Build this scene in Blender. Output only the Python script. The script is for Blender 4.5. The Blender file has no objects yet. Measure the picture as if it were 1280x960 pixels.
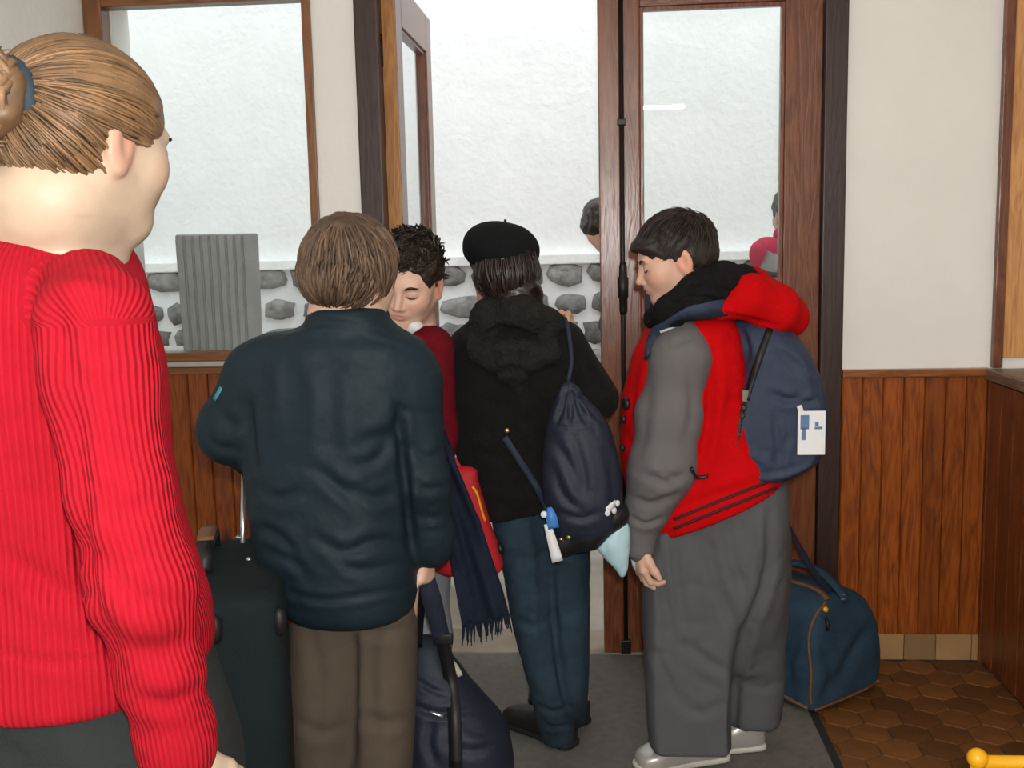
import bpy, bmesh, math, random
import numpy as np
from mathutils import Vector, Matrix
from mathutils.bvhtree import BVHTree

scene = bpy.context.scene
COL = scene.collection
rnd = random.Random(7)

# ------------------------------------------------------------------ camera
CAM_F, CAM_H = 1300.0, 1.36
YAW, PITCH, ROLL = math.radians(4.5), math.radians(7.6), math.radians(-1.3)
def cam_axes():
    f = Vector((-math.sin(YAW) * math.cos(PITCH), math.cos(YAW) * math.cos(PITCH), -math.sin(PITCH)))
    r = Vector((math.cos(YAW), math.sin(YAW), 0.0))
    u = r.cross(f)
    c, s = math.cos(ROLL), math.sin(ROLL)
    return c * r + s * u, -s * r + c * u, f
CR, CU, CF = cam_axes()
cam_data = bpy.data.cameras.new('camera')
cam_data.sensor_width = 36.0
cam_data.lens = CAM_F / 1280.0 * 36.0
cam_data.clip_start = 0.05
cam = bpy.data.objects.new('camera', cam_data)
COL.objects.link(cam)
mw = Matrix.Identity(4)
for i in range(3):
    mw[i][0], mw[i][1], mw[i][2] = CR[i], CU[i], -CF[i]
mw[2][3] = CAM_H
cam.matrix_world = mw
scene.camera = cam

# ------------------------------------------------------------------ overcast sky, flash, exposure
world = bpy.data.worlds.new('overcast')
scene.world = world
world.use_nodes = True
wn = world.node_tree.nodes['Background']
wn.inputs['Color'].default_value = (0.93, 0.97, 1.0, 1)
wn.inputs['Strength'].default_value = 2.4
scene.view_settings.view_transform = 'Standard'
scene.view_settings.look = 'None'
scene.view_settings.gamma = 1.0
scene.view_settings.exposure = 0.0
scene.view_settings.use_curve_mapping = False
fl = bpy.data.lights.new('camera_flash', 'POINT')         # the camera's own flash, a little above the lens
fl.energy = 112
fl.color = (1.0, 0.985, 0.95)
fl.shadow_soft_size = 0.022
flo = bpy.data.objects.new('camera_flash', fl)
flo.location = (0.03, -0.03, CAM_H + 0.075)
COL.objects.link(flo)

# ------------------------------------------------------------------ pixel -> place (1280x960 frame)
def ray(px, py):
    return CR * ((px - 640) / CAM_F) - CU * ((py - 480) / CAM_F) + CF
def P(px, py, Y):
    r = ray(px, py)
    return np.array(Vector((0, 0, CAM_H)) + r * (Y / r.y))
def PZ(px, py, Z=0.0):
    r = ray(px, py)
    return np.array(Vector((0, 0, CAM_H)) + r * ((Z - CAM_H) / r.z))
_M = np.array([list(CR), list(CU), list(CF)])
def project(pts):
    q = (np.asarray(pts, float) - np.array([0, 0, CAM_H])) @ _M.T
    return np.stack([640 + CAM_F * q[:, 0] / q[:, 2], 480 - CAM_F * q[:, 1] / q[:, 2]], 1)
def ppm(Y):
    return CAM_F / (Y * 0.99)

# ------------------------------------------------------------------ materials
MATS = {}
def material(name, color, rough=0.6, var=0.12, vscale=9.0, bump=0.0, bscale=60.0, spec=0.4, metal=0.0,
             sheen=0.0, stretch=(1, 1, 1), rand=0.0, attr=None, rib=0.0, hue2=None, trans=0.0, weave=0.0):
    if name in MATS:
        return MATS[name]
    m = bpy.data.materials.new(name); m.use_nodes = True
    nt = m.node_tree; N = nt.nodes; L = nt.links
    b = N['Principled BSDF']
    b.inputs['Roughness'].default_value = rough
    b.inputs['Metallic'].default_value = metal
    b.inputs['Specular IOR Level'].default_value = spec
    if sheen:
        b.inputs['Sheen Weight'].default_value = sheen
        b.inputs['Sheen Roughness'].default_value = 0.5
    tc = N.new('ShaderNodeTexCoord')
    mp = N.new('ShaderNodeMapping'); mp.inputs['Scale'].default_value = stretch
    L.new(tc.outputs['Object'], mp.inputs['Vector'])
    nz = N.new('ShaderNodeTexNoise'); nz.inputs['Scale'].default_value = vscale
    nz.inputs['Detail'].default_value = 5; nz.inputs['Roughness'].default_value = 0.6
    L.new(mp.outputs['Vector'], nz.inputs['Vector'])
    rp = N.new('ShaderNodeValToRGB')
    c = np.array(color[:3]); d = np.array(hue2[:3]) if hue2 is not None else None
    lo = c * (1 - var) if d is None else d
    hi = np.minimum(c * (1 + var), 1)
    rp.color_ramp.elements[0].position = 0.3; rp.color_ramp.elements[1].position = 0.7
    rp.color_ramp.elements[0].color = (*lo, 1); rp.color_ramp.elements[1].color = (*hi, 1)
    L.new(nz.outputs['Fac'], rp.inputs['Fac'])
    out = rp.outputs['Color']
    if rand:
        oi = N.new('ShaderNodeObjectInfo')
        mr = N.new('ShaderNodeMapRange'); mr.inputs['To Min'].default_value = 1 - rand; mr.inputs['To Max'].default_value = 1 + rand
        L.new(oi.outputs['Random'], mr.inputs['Value'])
        hs = N.new('ShaderNodeHueSaturation'); L.new(mr.outputs['Result'], hs.inputs['Value'])
        L.new(out, hs.inputs['Color']); out = hs.outputs['Color']
    if attr:
        at = N.new('ShaderNodeAttribute'); at.attribute_name = attr
        mx = N.new('ShaderNodeMix'); mx.data_type = 'RGBA'; mx.blend_type = 'MULTIPLY'
        mx.inputs[0].default_value = 1.0
        L.new(out, mx.inputs[6]); L.new(at.outputs['Color'], mx.inputs[7]); out = mx.outputs[2]
    L.new(out, b.inputs['Base Color'])
    hsrc = None
    if bump:
        n2 = N.new('ShaderNodeTexNoise'); n2.inputs['Scale'].default_value = bscale; n2.inputs['Detail'].default_value = 4
        L.new(mp.outputs['Vector'], n2.inputs['Vector'])
        bp = N.new('ShaderNodeBump'); bp.inputs['Strength'].default_value = bump; bp.inputs['Distance'].default_value = 0.01
        L.new(n2.outputs['Fac'], bp.inputs['Height']); hsrc = bp
    if rib:
        at = N.new('ShaderNodeAttribute'); at.attribute_name = 'rib'
        sn = N.new('ShaderNodeMath'); sn.operation = 'SINE'
        L.new(at.outputs['Fac'], sn.inputs[0])
        bp2 = N.new('ShaderNodeBump'); bp2.inputs['Strength'].default_value = rib; bp2.inputs['Distance'].default_value = 0.004
        L.new(sn.outputs[0], bp2.inputs['Height'])
        if hsrc: L.new(hsrc.outputs['Normal'], bp2.inputs['Normal'])
        hsrc = bp2
        # colour runs darker in the grooves of the knit than on its ridges
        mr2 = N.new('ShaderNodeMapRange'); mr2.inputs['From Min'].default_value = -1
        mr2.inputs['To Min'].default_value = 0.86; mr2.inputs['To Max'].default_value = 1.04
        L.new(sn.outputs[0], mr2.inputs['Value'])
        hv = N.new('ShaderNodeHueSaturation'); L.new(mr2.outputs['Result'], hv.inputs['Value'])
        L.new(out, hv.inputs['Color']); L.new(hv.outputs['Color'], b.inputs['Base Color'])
    if hsrc:
        L.new(hsrc.outputs['Normal'], b.inputs['Normal'])
    MATS[name] = m
    return m

def wood(name, dark, light, rough=0.35, scale=1.0, rand=0.18, spec=0.5, knots=True, axis='z'):
    m = bpy.data.materials.new(name); m.use_nodes = True
    nt = m.node_tree; N = nt.nodes; L = nt.links
    b = N['Principled BSDF']; b.inputs['Roughness'].default_value = rough; b.inputs['Specular IOR Level'].default_value = spec
    tc = N.new('ShaderNodeTexCoord'); oi = N.new('ShaderNodeObjectInfo')
    ofs = N.new('ShaderNodeVectorMath'); ofs.operation = 'MULTIPLY_ADD'
    cmb = N.new('ShaderNodeCombineXYZ')
    for k in range(3):
        L.new(oi.outputs['Random'], cmb.inputs[k])
    ofs.inputs[1].default_value = (11.3, 7.1, 17.7)
    L.new(cmb.outputs[0], ofs.inputs[0]); L.new(tc.outputs['Object'], ofs.inputs[2])
    mp = N.new('ShaderNodeMapping')
    s = [9 * scale] * 3; s['xyz'.index(axis)] = 0.9 * scale
    mp.inputs['Scale'].default_value = s
    L.new(ofs.outputs[0], mp.inputs['Vector'])
    n1 = N.new('ShaderNodeTexNoise'); n1.inputs['Scale'].default_value = 2.2; n1.inputs['Detail'].default_value = 3
    n1.inputs['Distortion'].default_value = 0.8
    L.new(mp.outputs[0], n1.inputs['Vector'])
    mul = N.new('ShaderNodeMath'); mul.operation = 'MULTIPLY'; mul.inputs[1].default_value = 7.0
    L.new(n1.outputs['Fac'], mul.inputs[0])
    fr = N.new('ShaderNodeMath'); fr.operation = 'PINGPONG'; fr.inputs[1].default_value = 0.5
    L.new(mul.outputs[0], fr.inputs[0])
    n2 = N.new('ShaderNodeTexNoise'); n2.inputs['Scale'].default_value = 14; n2.inputs['Detail'].default_value = 6
    L.new(mp.outputs[0], n2.inputs['Vector'])
    ad = N.new('ShaderNodeMath'); ad.operation = 'ADD'
    L.new(fr.outputs[0], ad.inputs[0]); L.new(n2.outputs['Fac'], ad.inputs[1])
    rp = N.new('ShaderNodeValToRGB')
    rp.color_ramp.elements[0].position = 0.35; rp.color_ramp.elements[1].position = 1.0
    rp.color_ramp.elements[0].color = (*dark, 1); rp.color_ramp.elements[1].color = (*light, 1)
    L.new(ad.outputs[0], rp.inputs['Fac'])
    out = rp.outputs['Color']
    if knots:
        mk = N.new('ShaderNodeMapping'); mk.inputs['Scale'].default_value = [5 if a != axis else 2.2 for a in 'xyz']
        L.new(ofs.outputs[0], mk.inputs['Vector'])
        vo = N.new('ShaderNodeTexVoronoi'); vo.inputs['Scale'].default_value = 1.0
        L.new(mk.outputs[0], vo.inputs['Vector'])
        r2 = N.new('ShaderNodeValToRGB'); r2.color_ramp.elements[0].position = 0.05; r2.color_ramp.elements[1].position = 0.14
        r2.color_ramp.elements[0].color = (0.30, 0.2, 0.14, 1); r2.color_ramp.elements[1].color = (1, 1, 1, 1)
        L.new(vo.outputs['Distance'], r2.inputs['Fac'])
        mx = N.new('ShaderNodeMix'); mx.data_type = 'RGBA'; mx.blend_type = 'MULTIPLY'; mx.inputs[0].default_value = 1
        L.new(out, mx.inputs[6]); L.new(r2.outputs['Color'], mx.inputs[7]); out = mx.outputs[2]
    mr = N.new('ShaderNodeMapRange'); mr.inputs['To Min'].default_value = 1 - rand; mr.inputs['To Max'].default_value = 1 + rand
    L.new(oi.outputs['Random'], mr.inputs['Value'])
    hs = N.new('ShaderNodeHueSaturation'); L.new(mr.outputs['Result'], hs.inputs['Value']); L.new(out, hs.inputs['Color'])
    L.new(hs.outputs['Color'], b.inputs['Base Color'])
    bp = N.new('ShaderNodeBump'); bp.inputs['Strength'].default_value = 0.12; bp.inputs['Distance'].default_value = 0.004
    L.new(ad.outputs[0], bp.inputs['Height']); L.new(bp.outputs[0], b.inputs['Normal'])
    return m

def glass_material():
    m = bpy.data.materials.new('window_glass'); m.use_nodes = True
    nt = m.node_tree; N = nt.nodes; L = nt.links
    N.remove(N['Principled BSDF'])
    tr = N.new('ShaderNodeBsdfTransparent'); tr.inputs['Color'].default_value = (0.95, 0.965, 0.96, 1)
    gl = N.new('ShaderNodeBsdfGlossy'); gl.inputs['Roughness'].default_value = 0.01
    fr = N.new('ShaderNodeFresnel'); fr.inputs['IOR'].default_value = 1.5
    mx = N.new('ShaderNodeMixShader')
    ge = N.new('ShaderNodeNewGeometry'); iv = N.new('ShaderNodeMath'); iv.operation = 'SUBTRACT'; iv.inputs[0].default_value = 1.0
    L.new(ge.outputs['Backfacing'], iv.inputs[1])
    ml = N.new('ShaderNodeMath'); ml.operation = 'MULTIPLY'
    L.new(fr.outputs[0], ml.inputs[0]); L.new(iv.outputs[0], ml.inputs[1])
    L.new(ml.outputs[0], mx.inputs[0]); L.new(tr.outputs[0], mx.inputs[1]); L.new(gl.outputs[0], mx.inputs[2])
    L.new(mx.outputs[0], N['Material Output'].inputs['Surface'])
    return m

def emitter(name, color, strength):
    m = bpy.data.materials.new(name); m.use_nodes = True
    b = m.node_tree.nodes['Principled BSDF']
    b.inputs['Base Color'].default_value = (*color, 1)
    b.inputs['Emission Color'].default_value = (*color, 1); b.inputs['Emission Strength'].default_value = strength
    return m

# ------------------------------------------------------------------ objects
def tag(o, label=None, cat=None, group=None, kind=None):
    if label: o['label'] = label
    if cat: o['category'] = cat
    if group: o['group'] = group
    if kind: o['kind'] = kind
    return o
def empty(name, loc, label=None, cat=None, group=None, kind=None):
    o = bpy.data.objects.new(name, None); COL.objects.link(o)
    o.location = tuple(float(c) for c in loc); o.empty_display_size = 0.05
    return tag(o, label, cat, group, kind)
def root_loc(o):
    p = np.zeros(3)
    while o is not None:
        p += np.array(o.location); o = o.parent
    return p
def obj(name, geo, mat, parent=None, base=None, smooth=True, attrs=None):
    """geo: (verts, faces) in world coordinates -> ONE mesh object"""
    v, f = geo
    v = np.asarray(v, float)
    org = root_loc(parent) if parent is not None else (np.array(base, float) if base is not None else np.zeros(3))
    me = bpy.data.meshes.new(name)
    me.from_pydata((v - org).tolist(), [], f.tolist() if isinstance(f, np.ndarray) else f)
    me.materials.append(mat)
    if smooth:
        me.polygons.foreach_set('use_smooth', [True] * len(me.polygons))
    if attrs:
        for an, av in attrs.items():
            av = np.asarray(av, float)
            if av.ndim == 1:
                a = me.attributes.new(an, 'FLOAT', 'POINT'); a.data.foreach_set('value', av)
            else:
                a = me.attributes.new(an, 'FLOAT_COLOR', 'POINT')
                a.data.foreach_set('color', np.concatenate([av, np.ones((len(av), 1))], 1).ravel())
    me.update()
    o = bpy.data.objects.new(name, me); COL.objects.link(o)
    if parent is not None:
        o.parent = parent
    else:
        o.location = tuple(org)
    return o
def share(src, loc_delta, parent, name=None):
    o = src.copy(); COL.objects.link(o); o.parent = parent
    o.location = Vector(src.location) + Vector(loc_delta)
    if name: o.name = name
    return o

def join(*geos):
    V, Fc, n = [], [], 0
    for v, f in geos:
        v = np.asarray(v, float); V.append(v)
        Fc += [[int(i) + n for i in q] for q in f]; n += len(v)
    return np.concatenate(V), Fc
def box(x0, x1, y0, y1, z0, z1, bev=0.0, rot=None, piv=None):
    bm = bmesh.new(); bmesh.ops.create_cube(bm, size=1)
    for v in bm.verts:
        v.co = Vector(((x0 + x1) / 2 + v.co.x * (x1 - x0), (y0 + y1) / 2 + v.co.y * (y1 - y0), (z0 + z1) / 2 + v.co.z * (z1 - z0)))
    if bev:
        bmesh.ops.bevel(bm, geom=bm.edges[:], offset=bev, segments=2, affect='EDGES', profile=0.6)
    g = bm_geo(bm)
    if rot is not None:
        R = Matrix.Rotation(rot, 3, 'Z'); p = Vector(piv)
        g = (np.array([R @ (Vector(c) - p) + p for c in g[0]]), g[1])
    return g
def bm_geo(bm):
    bm.verts.ensure_lookup_table()
    g = (np.array([v.co[:] for v in bm.verts]), [[v.index for v in f.verts] for f in bm.faces])
    bm.free(); return g
def lathe(profile, c, n=24, cap=True):
    V, Fc = [], []
    for r, z in profile:
        for k in range(n):
            a = 2 * math.pi * k / n
            V.append((c[0] + r * math.cos(a), c[1] + r * math.sin(a), c[2] + z))
    for i in range(len(profile) - 1):
        for k in range(n):
            Fc.append([i * n + k, i * n + (k + 1) % n, (i + 1) * n + (k + 1) % n, (i + 1) * n + k])
    if cap:
        Fc.append(list(range(n))[::-1]); Fc.append([(len(profile) - 1) * n + k for k in range(n)])
    return np.array(V), Fc
def smooth_path(pts, n):
    pts = np.asarray(pts, float)
    if len(pts) < 3:
        t = np.linspace(0, 1, n)[:, None]; return pts[0] * (1 - t) + pts[-1] * t
    q = np.concatenate([[2 * pts[0] - pts[1]], pts, [2 * pts[-1] - pts[-2]]])
    out = []
    for s in np.linspace(0, len(pts) - 1 - 1e-6, n):
        i = int(s); t = s - i
        a, b, c, d = q[i], q[i + 1], q[i + 2], q[i + 3]
        out.append(0.5 * ((2 * b) + (c - a) * t + (2 * a - 5 * b + 4 * c - d) * t * t + (3 * b - a - 3 * c + d) * t ** 3))
    return np.array(out)
def unit(v):
    v = np.asarray(v, float); return v / (np.linalg.norm(v) + 1e-12)
def tube(pts, r, n=8, steps=None, cap=True):
    pts = np.asarray(pts, float)
    p = smooth_path(pts, steps) if steps else pts
    r = np.interp(np.linspace(0, 1, len(p)), np.linspace(0, 1, len(np.atleast_1d(r))), np.atleast_1d(r))
    V, Fc = [], []
    T = np.gradient(p, axis=0); ref = np.array([0.13, 0.31, 0.94])
    u = unit(np.cross(T[0], ref))
    for i in range(len(p)):
        t = unit(T[i]); u = unit(u - t * np.dot(u, t)); w = np.cross(t, u)
        for k in range(n):
            a = 2 * math.pi * k / n
            V.append(p[i] + r[i] * (math.cos(a) * u + math.sin(a) * w))
    for i in range(len(p) - 1):
        for k in range(n):
            Fc.append([i * n + k, i * n + (k + 1) % n, (i + 1) * n + (k + 1) % n, (i + 1) * n + k])
    if cap:
        Fc.append(list(range(n))[::-1]); Fc.append([(len(p) - 1) * n + k for k in range(n)])
    return np.array(V), Fc
def ribbon(pts, width, thick, face, steps=24):
    """flat strap along pts; face = the direction its flat side looks (one vector or one for each point)"""
    p = smooth_path(pts, steps)
    face = np.asarray(face, float)
    if face.ndim == 1: face = np.repeat(face[None], len(pts), 0)
    fi = np.stack([np.interp(np.linspace(0, 1, steps), np.linspace(0, 1, len(face)), face[:, k]) for k in range(3)], 1)
    wd = np.interp(np.linspace(0, 1, steps), np.linspace(0, 1, len(np.atleast_1d(width))), np.atleast_1d(width))
    T = np.gradient(p, axis=0); V, Fc = [], []
    for i in range(steps):
        t = unit(T[i]); n = unit(fi[i] - t * np.dot(fi[i], t)); s = np.cross(t, n) * wd[i] / 2
        V += [p[i] - s - n * thick / 2, p[i] + s - n * thick / 2, p[i] + s + n * thick / 2, p[i] - s + n * thick / 2]
    for i in range(steps - 1):
        a, b = i * 4, i * 4 + 4
        for k in range(4):
            Fc.append([a + k, a + (k + 1) % 4, b + (k + 1) % 4, b + k])
    Fc += [[3, 2, 1, 0], [steps * 4 - 4, steps * 4 - 3, steps * 4 - 2, steps * 4 - 1]]
    return np.array(V), Fc
def disc(c, n, r, t=0.003, seg=14):
    n = unit(n); c = np.asarray(c, float)
    return tube([c - n * t, c + n * t * 0.5, c + n * t], [r, r, r * 0.75], seg)

# ------------------------------------------------------------------ value noise
def _hash(i, j, k):
    h = (i.astype(np.int64) * 73856093) ^ (j.astype(np.int64) * 19349663) ^ (k.astype(np.int64) * 83492791)
    h = (h ^ (h >> 13)) * 1274126177
    h = h ^ (h >> 16)
    return ((h & 0xFFFF).astype(np.float64) / 32767.5) - 1.0
def noise(p):
    p = np.asarray(p, float); i = np.floor(p).astype(np.int64); f = p - i; f = f * f * (3 - 2 * f)
    r = 0
    for dx in (0, 1):
        for dy in (0, 1):
            for dz in (0, 1):
                w = (f[:, 0] if dx else 1 - f[:, 0]) * (f[:, 1] if dy else 1 - f[:, 1]) * (f[:, 2] if dz else 1 - f[:, 2])
                r = r + w * _hash(i[:, 0] + dx, i[:, 1] + dy, i[:, 2] + dz)
    return r
def fbm(p, oct=3):
    r, a = 0, 1.0
    for o in range(oct):
        r = r + a * noise(np.asarray(p) * 2 ** o + 17.3 * o); a *= 0.5
    return r

# ------------------------------------------------------------------ sculpting with distance fields
def axis_coords(lo, hi, h, fine):
    xs = [lo]
    while xs[-1] < hi:
        x = xs[-1]; s = h
        for a, b, hf in fine:
            if a - hf < x < b: s = min(s, hf)
            elif x <= a - hf and x + s > a - hf: s = max(a - x, hf)
        xs.append(x + s)
    return np.array(xs)
class Sculpt:
    def __init__(s, lo, hi, h, fine=()):
        lo, hi = np.minimum(lo, hi), np.maximum(lo, hi)
        s.ax = [axis_coords(lo[k], hi[k], h, [(a[k], b[k], hf) for a, b, hf in fine]) for k in range(3)]
        s.v = np.full([len(a) for a in s.ax], 1.0, np.float32)
        s.h = h
    def win(s, lo, hi):
        sl, co = [], []
        for k in range(3):
            i = max(np.searchsorted(s.ax[k], lo[k]) - 1, 0); j = min(np.searchsorted(s.ax[k], hi[k]) + 1, len(s.ax[k]))
            sl.append(slice(i, j)); shp = [1, 1, 1]; shp[k] = -1
            co.append(s.ax[k][i:j].reshape(shp).astype(np.float32))
        return tuple(sl), co
    def put(s, sl, d, k, op):
        a = s.v[sl]
        if a.size == 0: return
        if op == 'sub': d = -d
        if op == 'add':
            h = np.maximum(k - np.abs(a - d), 0) / max(k, 1e-6)
            s.v[sl] = np.minimum(a, d) - h * h * k * 0.25
        else:
            h = np.maximum(k - np.abs(a - d), 0) / max(k, 1e-6)
            s.v[sl] = np.maximum(a, d) + h * h * k * 0.25
    def cone(s, a, b, ra, rb, k=0.02, op='add', flat=None):
        a = np.asarray(a, float); b = np.asarray(b, float)
        m = max(ra, rb) + k + 3 * s.h
        if flat: m *= max(1.0, flat[1])
        sl, (x, y, z) = s.win(np.minimum(a, b) - m, np.maximum(a, b) + m)
        px, py, pz = x - a[0], y - a[1], z - a[2]
        ab = b - a
        if flat:
            n = unit(flat[0]); q = (px * n[0] + py * n[1] + pz * n[2]) * (1 / flat[1] - 1)
            px, py, pz = px + n[0] * q, py + n[1] * q, pz + n[2] * q
            ab = ab + n * np.dot(ab, n) * (1 / flat[1] - 1)
        t = np.clip((px * ab[0] + py * ab[1] + pz * ab[2]) / max(ab @ ab, 1e-9), 0, 1)
        d = np.sqrt((px - t * ab[0]) ** 2 + (py - t * ab[1]) ** 2 + (pz - t * ab[2]) ** 2) - (ra + (rb - ra) * t)
        if flat: d = d * min(1.0, flat[1])
        s.put(sl, d, k, op); return s
    def chain(s, pts, rad, k=0.02, **kw):
        for i in range(len(pts) - 1):
            s.cone(pts[i], pts[i + 1], rad[i], rad[i + 1], k, **kw)
        return s
    def ball(s, c, r, k=0.02, op='add', axes=None):
        """ellipsoid; r one radius or three along axes (rows)"""
        c = np.asarray(c, float); r = np.ones(3) * r
        A = np.eye(3) if axes is None else np.asarray(axes, float)
        m = r.max() + k + 3 * s.h
        sl, (x, y, z) = s.win(c - m, c + m)
        px, py, pz = x - c[0], y - c[1], z - c[2]
        q = [(px * A[i, 0] + py * A[i, 1] + pz * A[i, 2]) / r[i] for i in range(3)]
        k0 = np.sqrt(q[0] ** 2 + q[1] ** 2 + q[2] ** 2)
        k1 = np.sqrt((q[0] / r[0]) ** 2 + (q[1] / r[1]) ** 2 + (q[2] / r[2]) ** 2) + 1e-6
        s.put(sl, k0 * (k0 - 1) / k1, k, op); return s
    def loft(s, st, k=0.02, op='add', n=2.0, u=(1, 0, 0), v=(0, 1, 0), w=(0, 0, 1), o=(0, 0, 0), rnd=0.015):
        """stations (w, cu, cv, ru, rv) along w; superellipse sections"""
        st = np.array(sorted([list(q) for q in st])); o = np.asarray(o, float)
        ws = np.linspace(st[0, 0], st[-1, 0], 48)
        dense = smooth_stations(st, ws)
        U, V, W = unit(u), unit(v), unit(w)
        ext = np.array([[i, j, kk] for i in (0, 1) for j in (0, 1) for kk in (0, 1)])
        lo = [np.min(st[:, 1] - st[:, 3]), np.min(st[:, 2] - st[:, 4]), st[0, 0]]
        hi = [np.max(st[:, 1] + st[:, 3]), np.max(st[:, 2] + st[:, 4]), st[-1, 0]]
        cor = np.array([o + (U * (lo[0], hi[0])[e[0]] + V * (lo[1], hi[1])[e[1]] + W * (lo[2], hi[2])[e[2]]) for e in ext])
        m = k + 3 * s.h + 0.01
        sl, (x, y, z) = s.win(cor.min(0) - m, cor.max(0) + m)
        px, py, pz = x - o[0], y - o[1], z - o[2]
        a = px * U[0] + py * U[1] + pz * U[2]; b = px * V[0] + py * V[1] + pz * V[2]; c = px * W[0] + py * W[1] + pz * W[2]
        a, b, c = np.broadcast_arrays(a, b, c)
        cu, cv, ru, rv = [np.interp(c, ws, dense[:, i]) for i in range(4)]
        qa, qb = np.abs(a - cu) / ru, np.abs(b - cv) / rv
        d = ((qa ** n + qb ** n) ** (1.0 / n) - 1) * np.minimum(ru, rv)
        e = np.maximum(st[0, 0] - c, c - st[-1, 0])
        if rnd > 0:
            d1, e1 = d + rnd, e + rnd
            d = np.minimum(np.maximum(d1, e1), 0) + np.sqrt(np.maximum(d1, 0) ** 2 + np.maximum(e1, 0) ** 2) - rnd
        else:
            d = np.maximum(d, e)
        s.put(sl, d.astype(np.float32), k, op); return s
    def rows(s, rw, Y, rv, k=0.02, **kw):
        """rows (py, xl, xr[, half depth[, Y]]) read off the photograph on the plane at distance Y"""
        st = []
        for q in rw:
            y_ = q[4] if len(q) > 4 else Y
            a, b = P(q[1], q[0], y_), P(q[2], q[0], y_)
            st.append(((a[2] + b[2]) / 2, (a[0] + b[0]) / 2, y_, (b[0] - a[0]) / 2, q[3] if len(q) > 3 and q[3] else rv))
        return s.loft(st, k, **kw)
    def plane(s, p0, n, k=0.005):
        n = unit(n); x, y, z = [s.ax[i].reshape([-1 if j == i else 1 for j in range(3)]) for i in range(3)]
        d = ((x - p0[0]) * n[0] + (y - p0[1]) * n[1] + (z - p0[2]) * n[2]).astype(np.float32)
        s.put((slice(None),) * 3, np.broadcast_to(d, s.v.shape), k, 'clip'); return s
    def mesh(s):
        v = s.v.copy()
        v[0], v[-1], v[:, 0], v[:, -1], v[:, :, 0], v[:, :, -1] = (1,) * 6
        ins = v < 0
        n0, n1, n2 = v.shape
        cnt = np.zeros((n0 - 1, n1 - 1, n2 - 1), np.int8)
        for dx in (0, 1):
            for dy in (0, 1):
                for dz in (0, 1):
                    cnt += ins[dx:n0 - 1 + dx, dy:n1 - 1 + dy, dz:n2 - 1 + dz]
        act = (cnt > 0) & (cnt < 8)
        I = np.argwhere(act)
        idx = np.full(act.shape, -1, np.int64); idx[act] = np.arange(len(I))
        corner = {}
        for dx in (0, 1):
            for dy in (0, 1):
                for dz in (0, 1):
                    corner[dx, dy, dz] = v[I[:, 0] + dx, I[:, 1] + dy, I[:, 2] + dz]
        acc = np.zeros((len(I), 3)); num = np.zeros(len(I))
        for axn in range(3):
            for p in (0, 1):
                for q in (0, 1):
                    c0 = [0, 0, 0]; oth = [k for k in range(3) if k != axn]
                    c0[oth[0]], c0[oth[1]] = p, q; c1 = list(c0); c1[axn] = 1
                    a, b = corner[tuple(c0)], corner[tuple(c1)]
                    m = (a < 0) != (b < 0)
                    t = np.where(m, a / np.where(m, a - b, 1), 0)
                    pos = np.zeros((len(I), 3)); pos[:, axn] = t; pos[:, oth[0]] = p; pos[:, oth[1]] = q
                    acc += pos * m[:, None]; num += m
        loc = acc / num[:, None]
        V = np.stack([s.ax[k][I[:, k]] + loc[:, k] * (s.ax[k][I[:, k] + 1] - s.ax[k][I[:, k]]) for k in range(3)], 1)
        Q = []
        for axn in range(3):
            o1, o2 = [(1, 2), (2, 0), (0, 1)][axn]
            sa = [slice(None)] * 3; sb = [slice(None)] * 3
            sa[axn] = slice(0, -1); sb[axn] = slice(1, None)
            A, B = ins[tuple(sa)], ins[tuple(sb)]
            for flip, msk in ((False, A & ~B), (True, ~A & B)):
                E_ = np.argwhere(msk)
                ok = (E_[:, o1] > 0) & (E_[:, o2] > 0) & (E_[:, o1] < v.shape[o1] - 1) & (E_[:, o2] < v.shape[o2] - 1)
                E_ = E_[ok]
                def cell(d1, d2):
                    c = E_.copy(); c[:, o1] -= d1; c[:, o2] -= d2
                    return idx[c[:, 0], c[:, 1], c[:, 2]]
                q = np.stack([cell(1, 1), cell(0, 1), cell(0, 0), cell(1, 0)], 1)
                Q.append(q[:, ::-1] if flip else q)
        Fq = np.concatenate(Q); Fq = Fq[(Fq >= 0).all(1)]
        return V, Fq
def smooth_stations(st, ws):
    """monotone cubic through the stations"""
    x = st[:, 0]; out = []
    for c in range(1, 5):
        y = st[:, c]
        if len(x) < 3: out.append(np.interp(ws, x, y)); continue
        h = np.diff(x); d = np.diff(y) / h; m = np.zeros(len(x))
        m[1:-1] = np.where(d[:-1] * d[1:] > 0, 2 * d[:-1] * d[1:] / (d[:-1] + d[1:] + 1e-12), 0); m[0], m[-1] = d[0], d[-1]
        i = np.clip(np.searchsorted(x, ws) - 1, 0, len(h) - 1); t = (ws - x[i]) / h[i]
        out.append((2 * t ** 3 - 3 * t ** 2 + 1) * y[i] + (t ** 3 - 2 * t ** 2 + t) * h[i] * m[i] + (-2 * t ** 3 + 3 * t ** 2) * y[i + 1] + (t ** 3 - t ** 2) * h[i] * m[i + 1])
    return np.stack(out, 1)
def normals(V, Fq):
    n = np.cross(V[Fq[:, 2]] - V[Fq[:, 0]], V[Fq[:, 3]] - V[Fq[:, 1]])
    out = np.zeros_like(V)
    for k in range(4):
        for c in range(3):
            out[:, c] += np.bincount(Fq[:, k], n[:, c], len(V))
    return out / (np.linalg.norm(out, axis=1, keepdims=True) + 1e-12)
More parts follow.
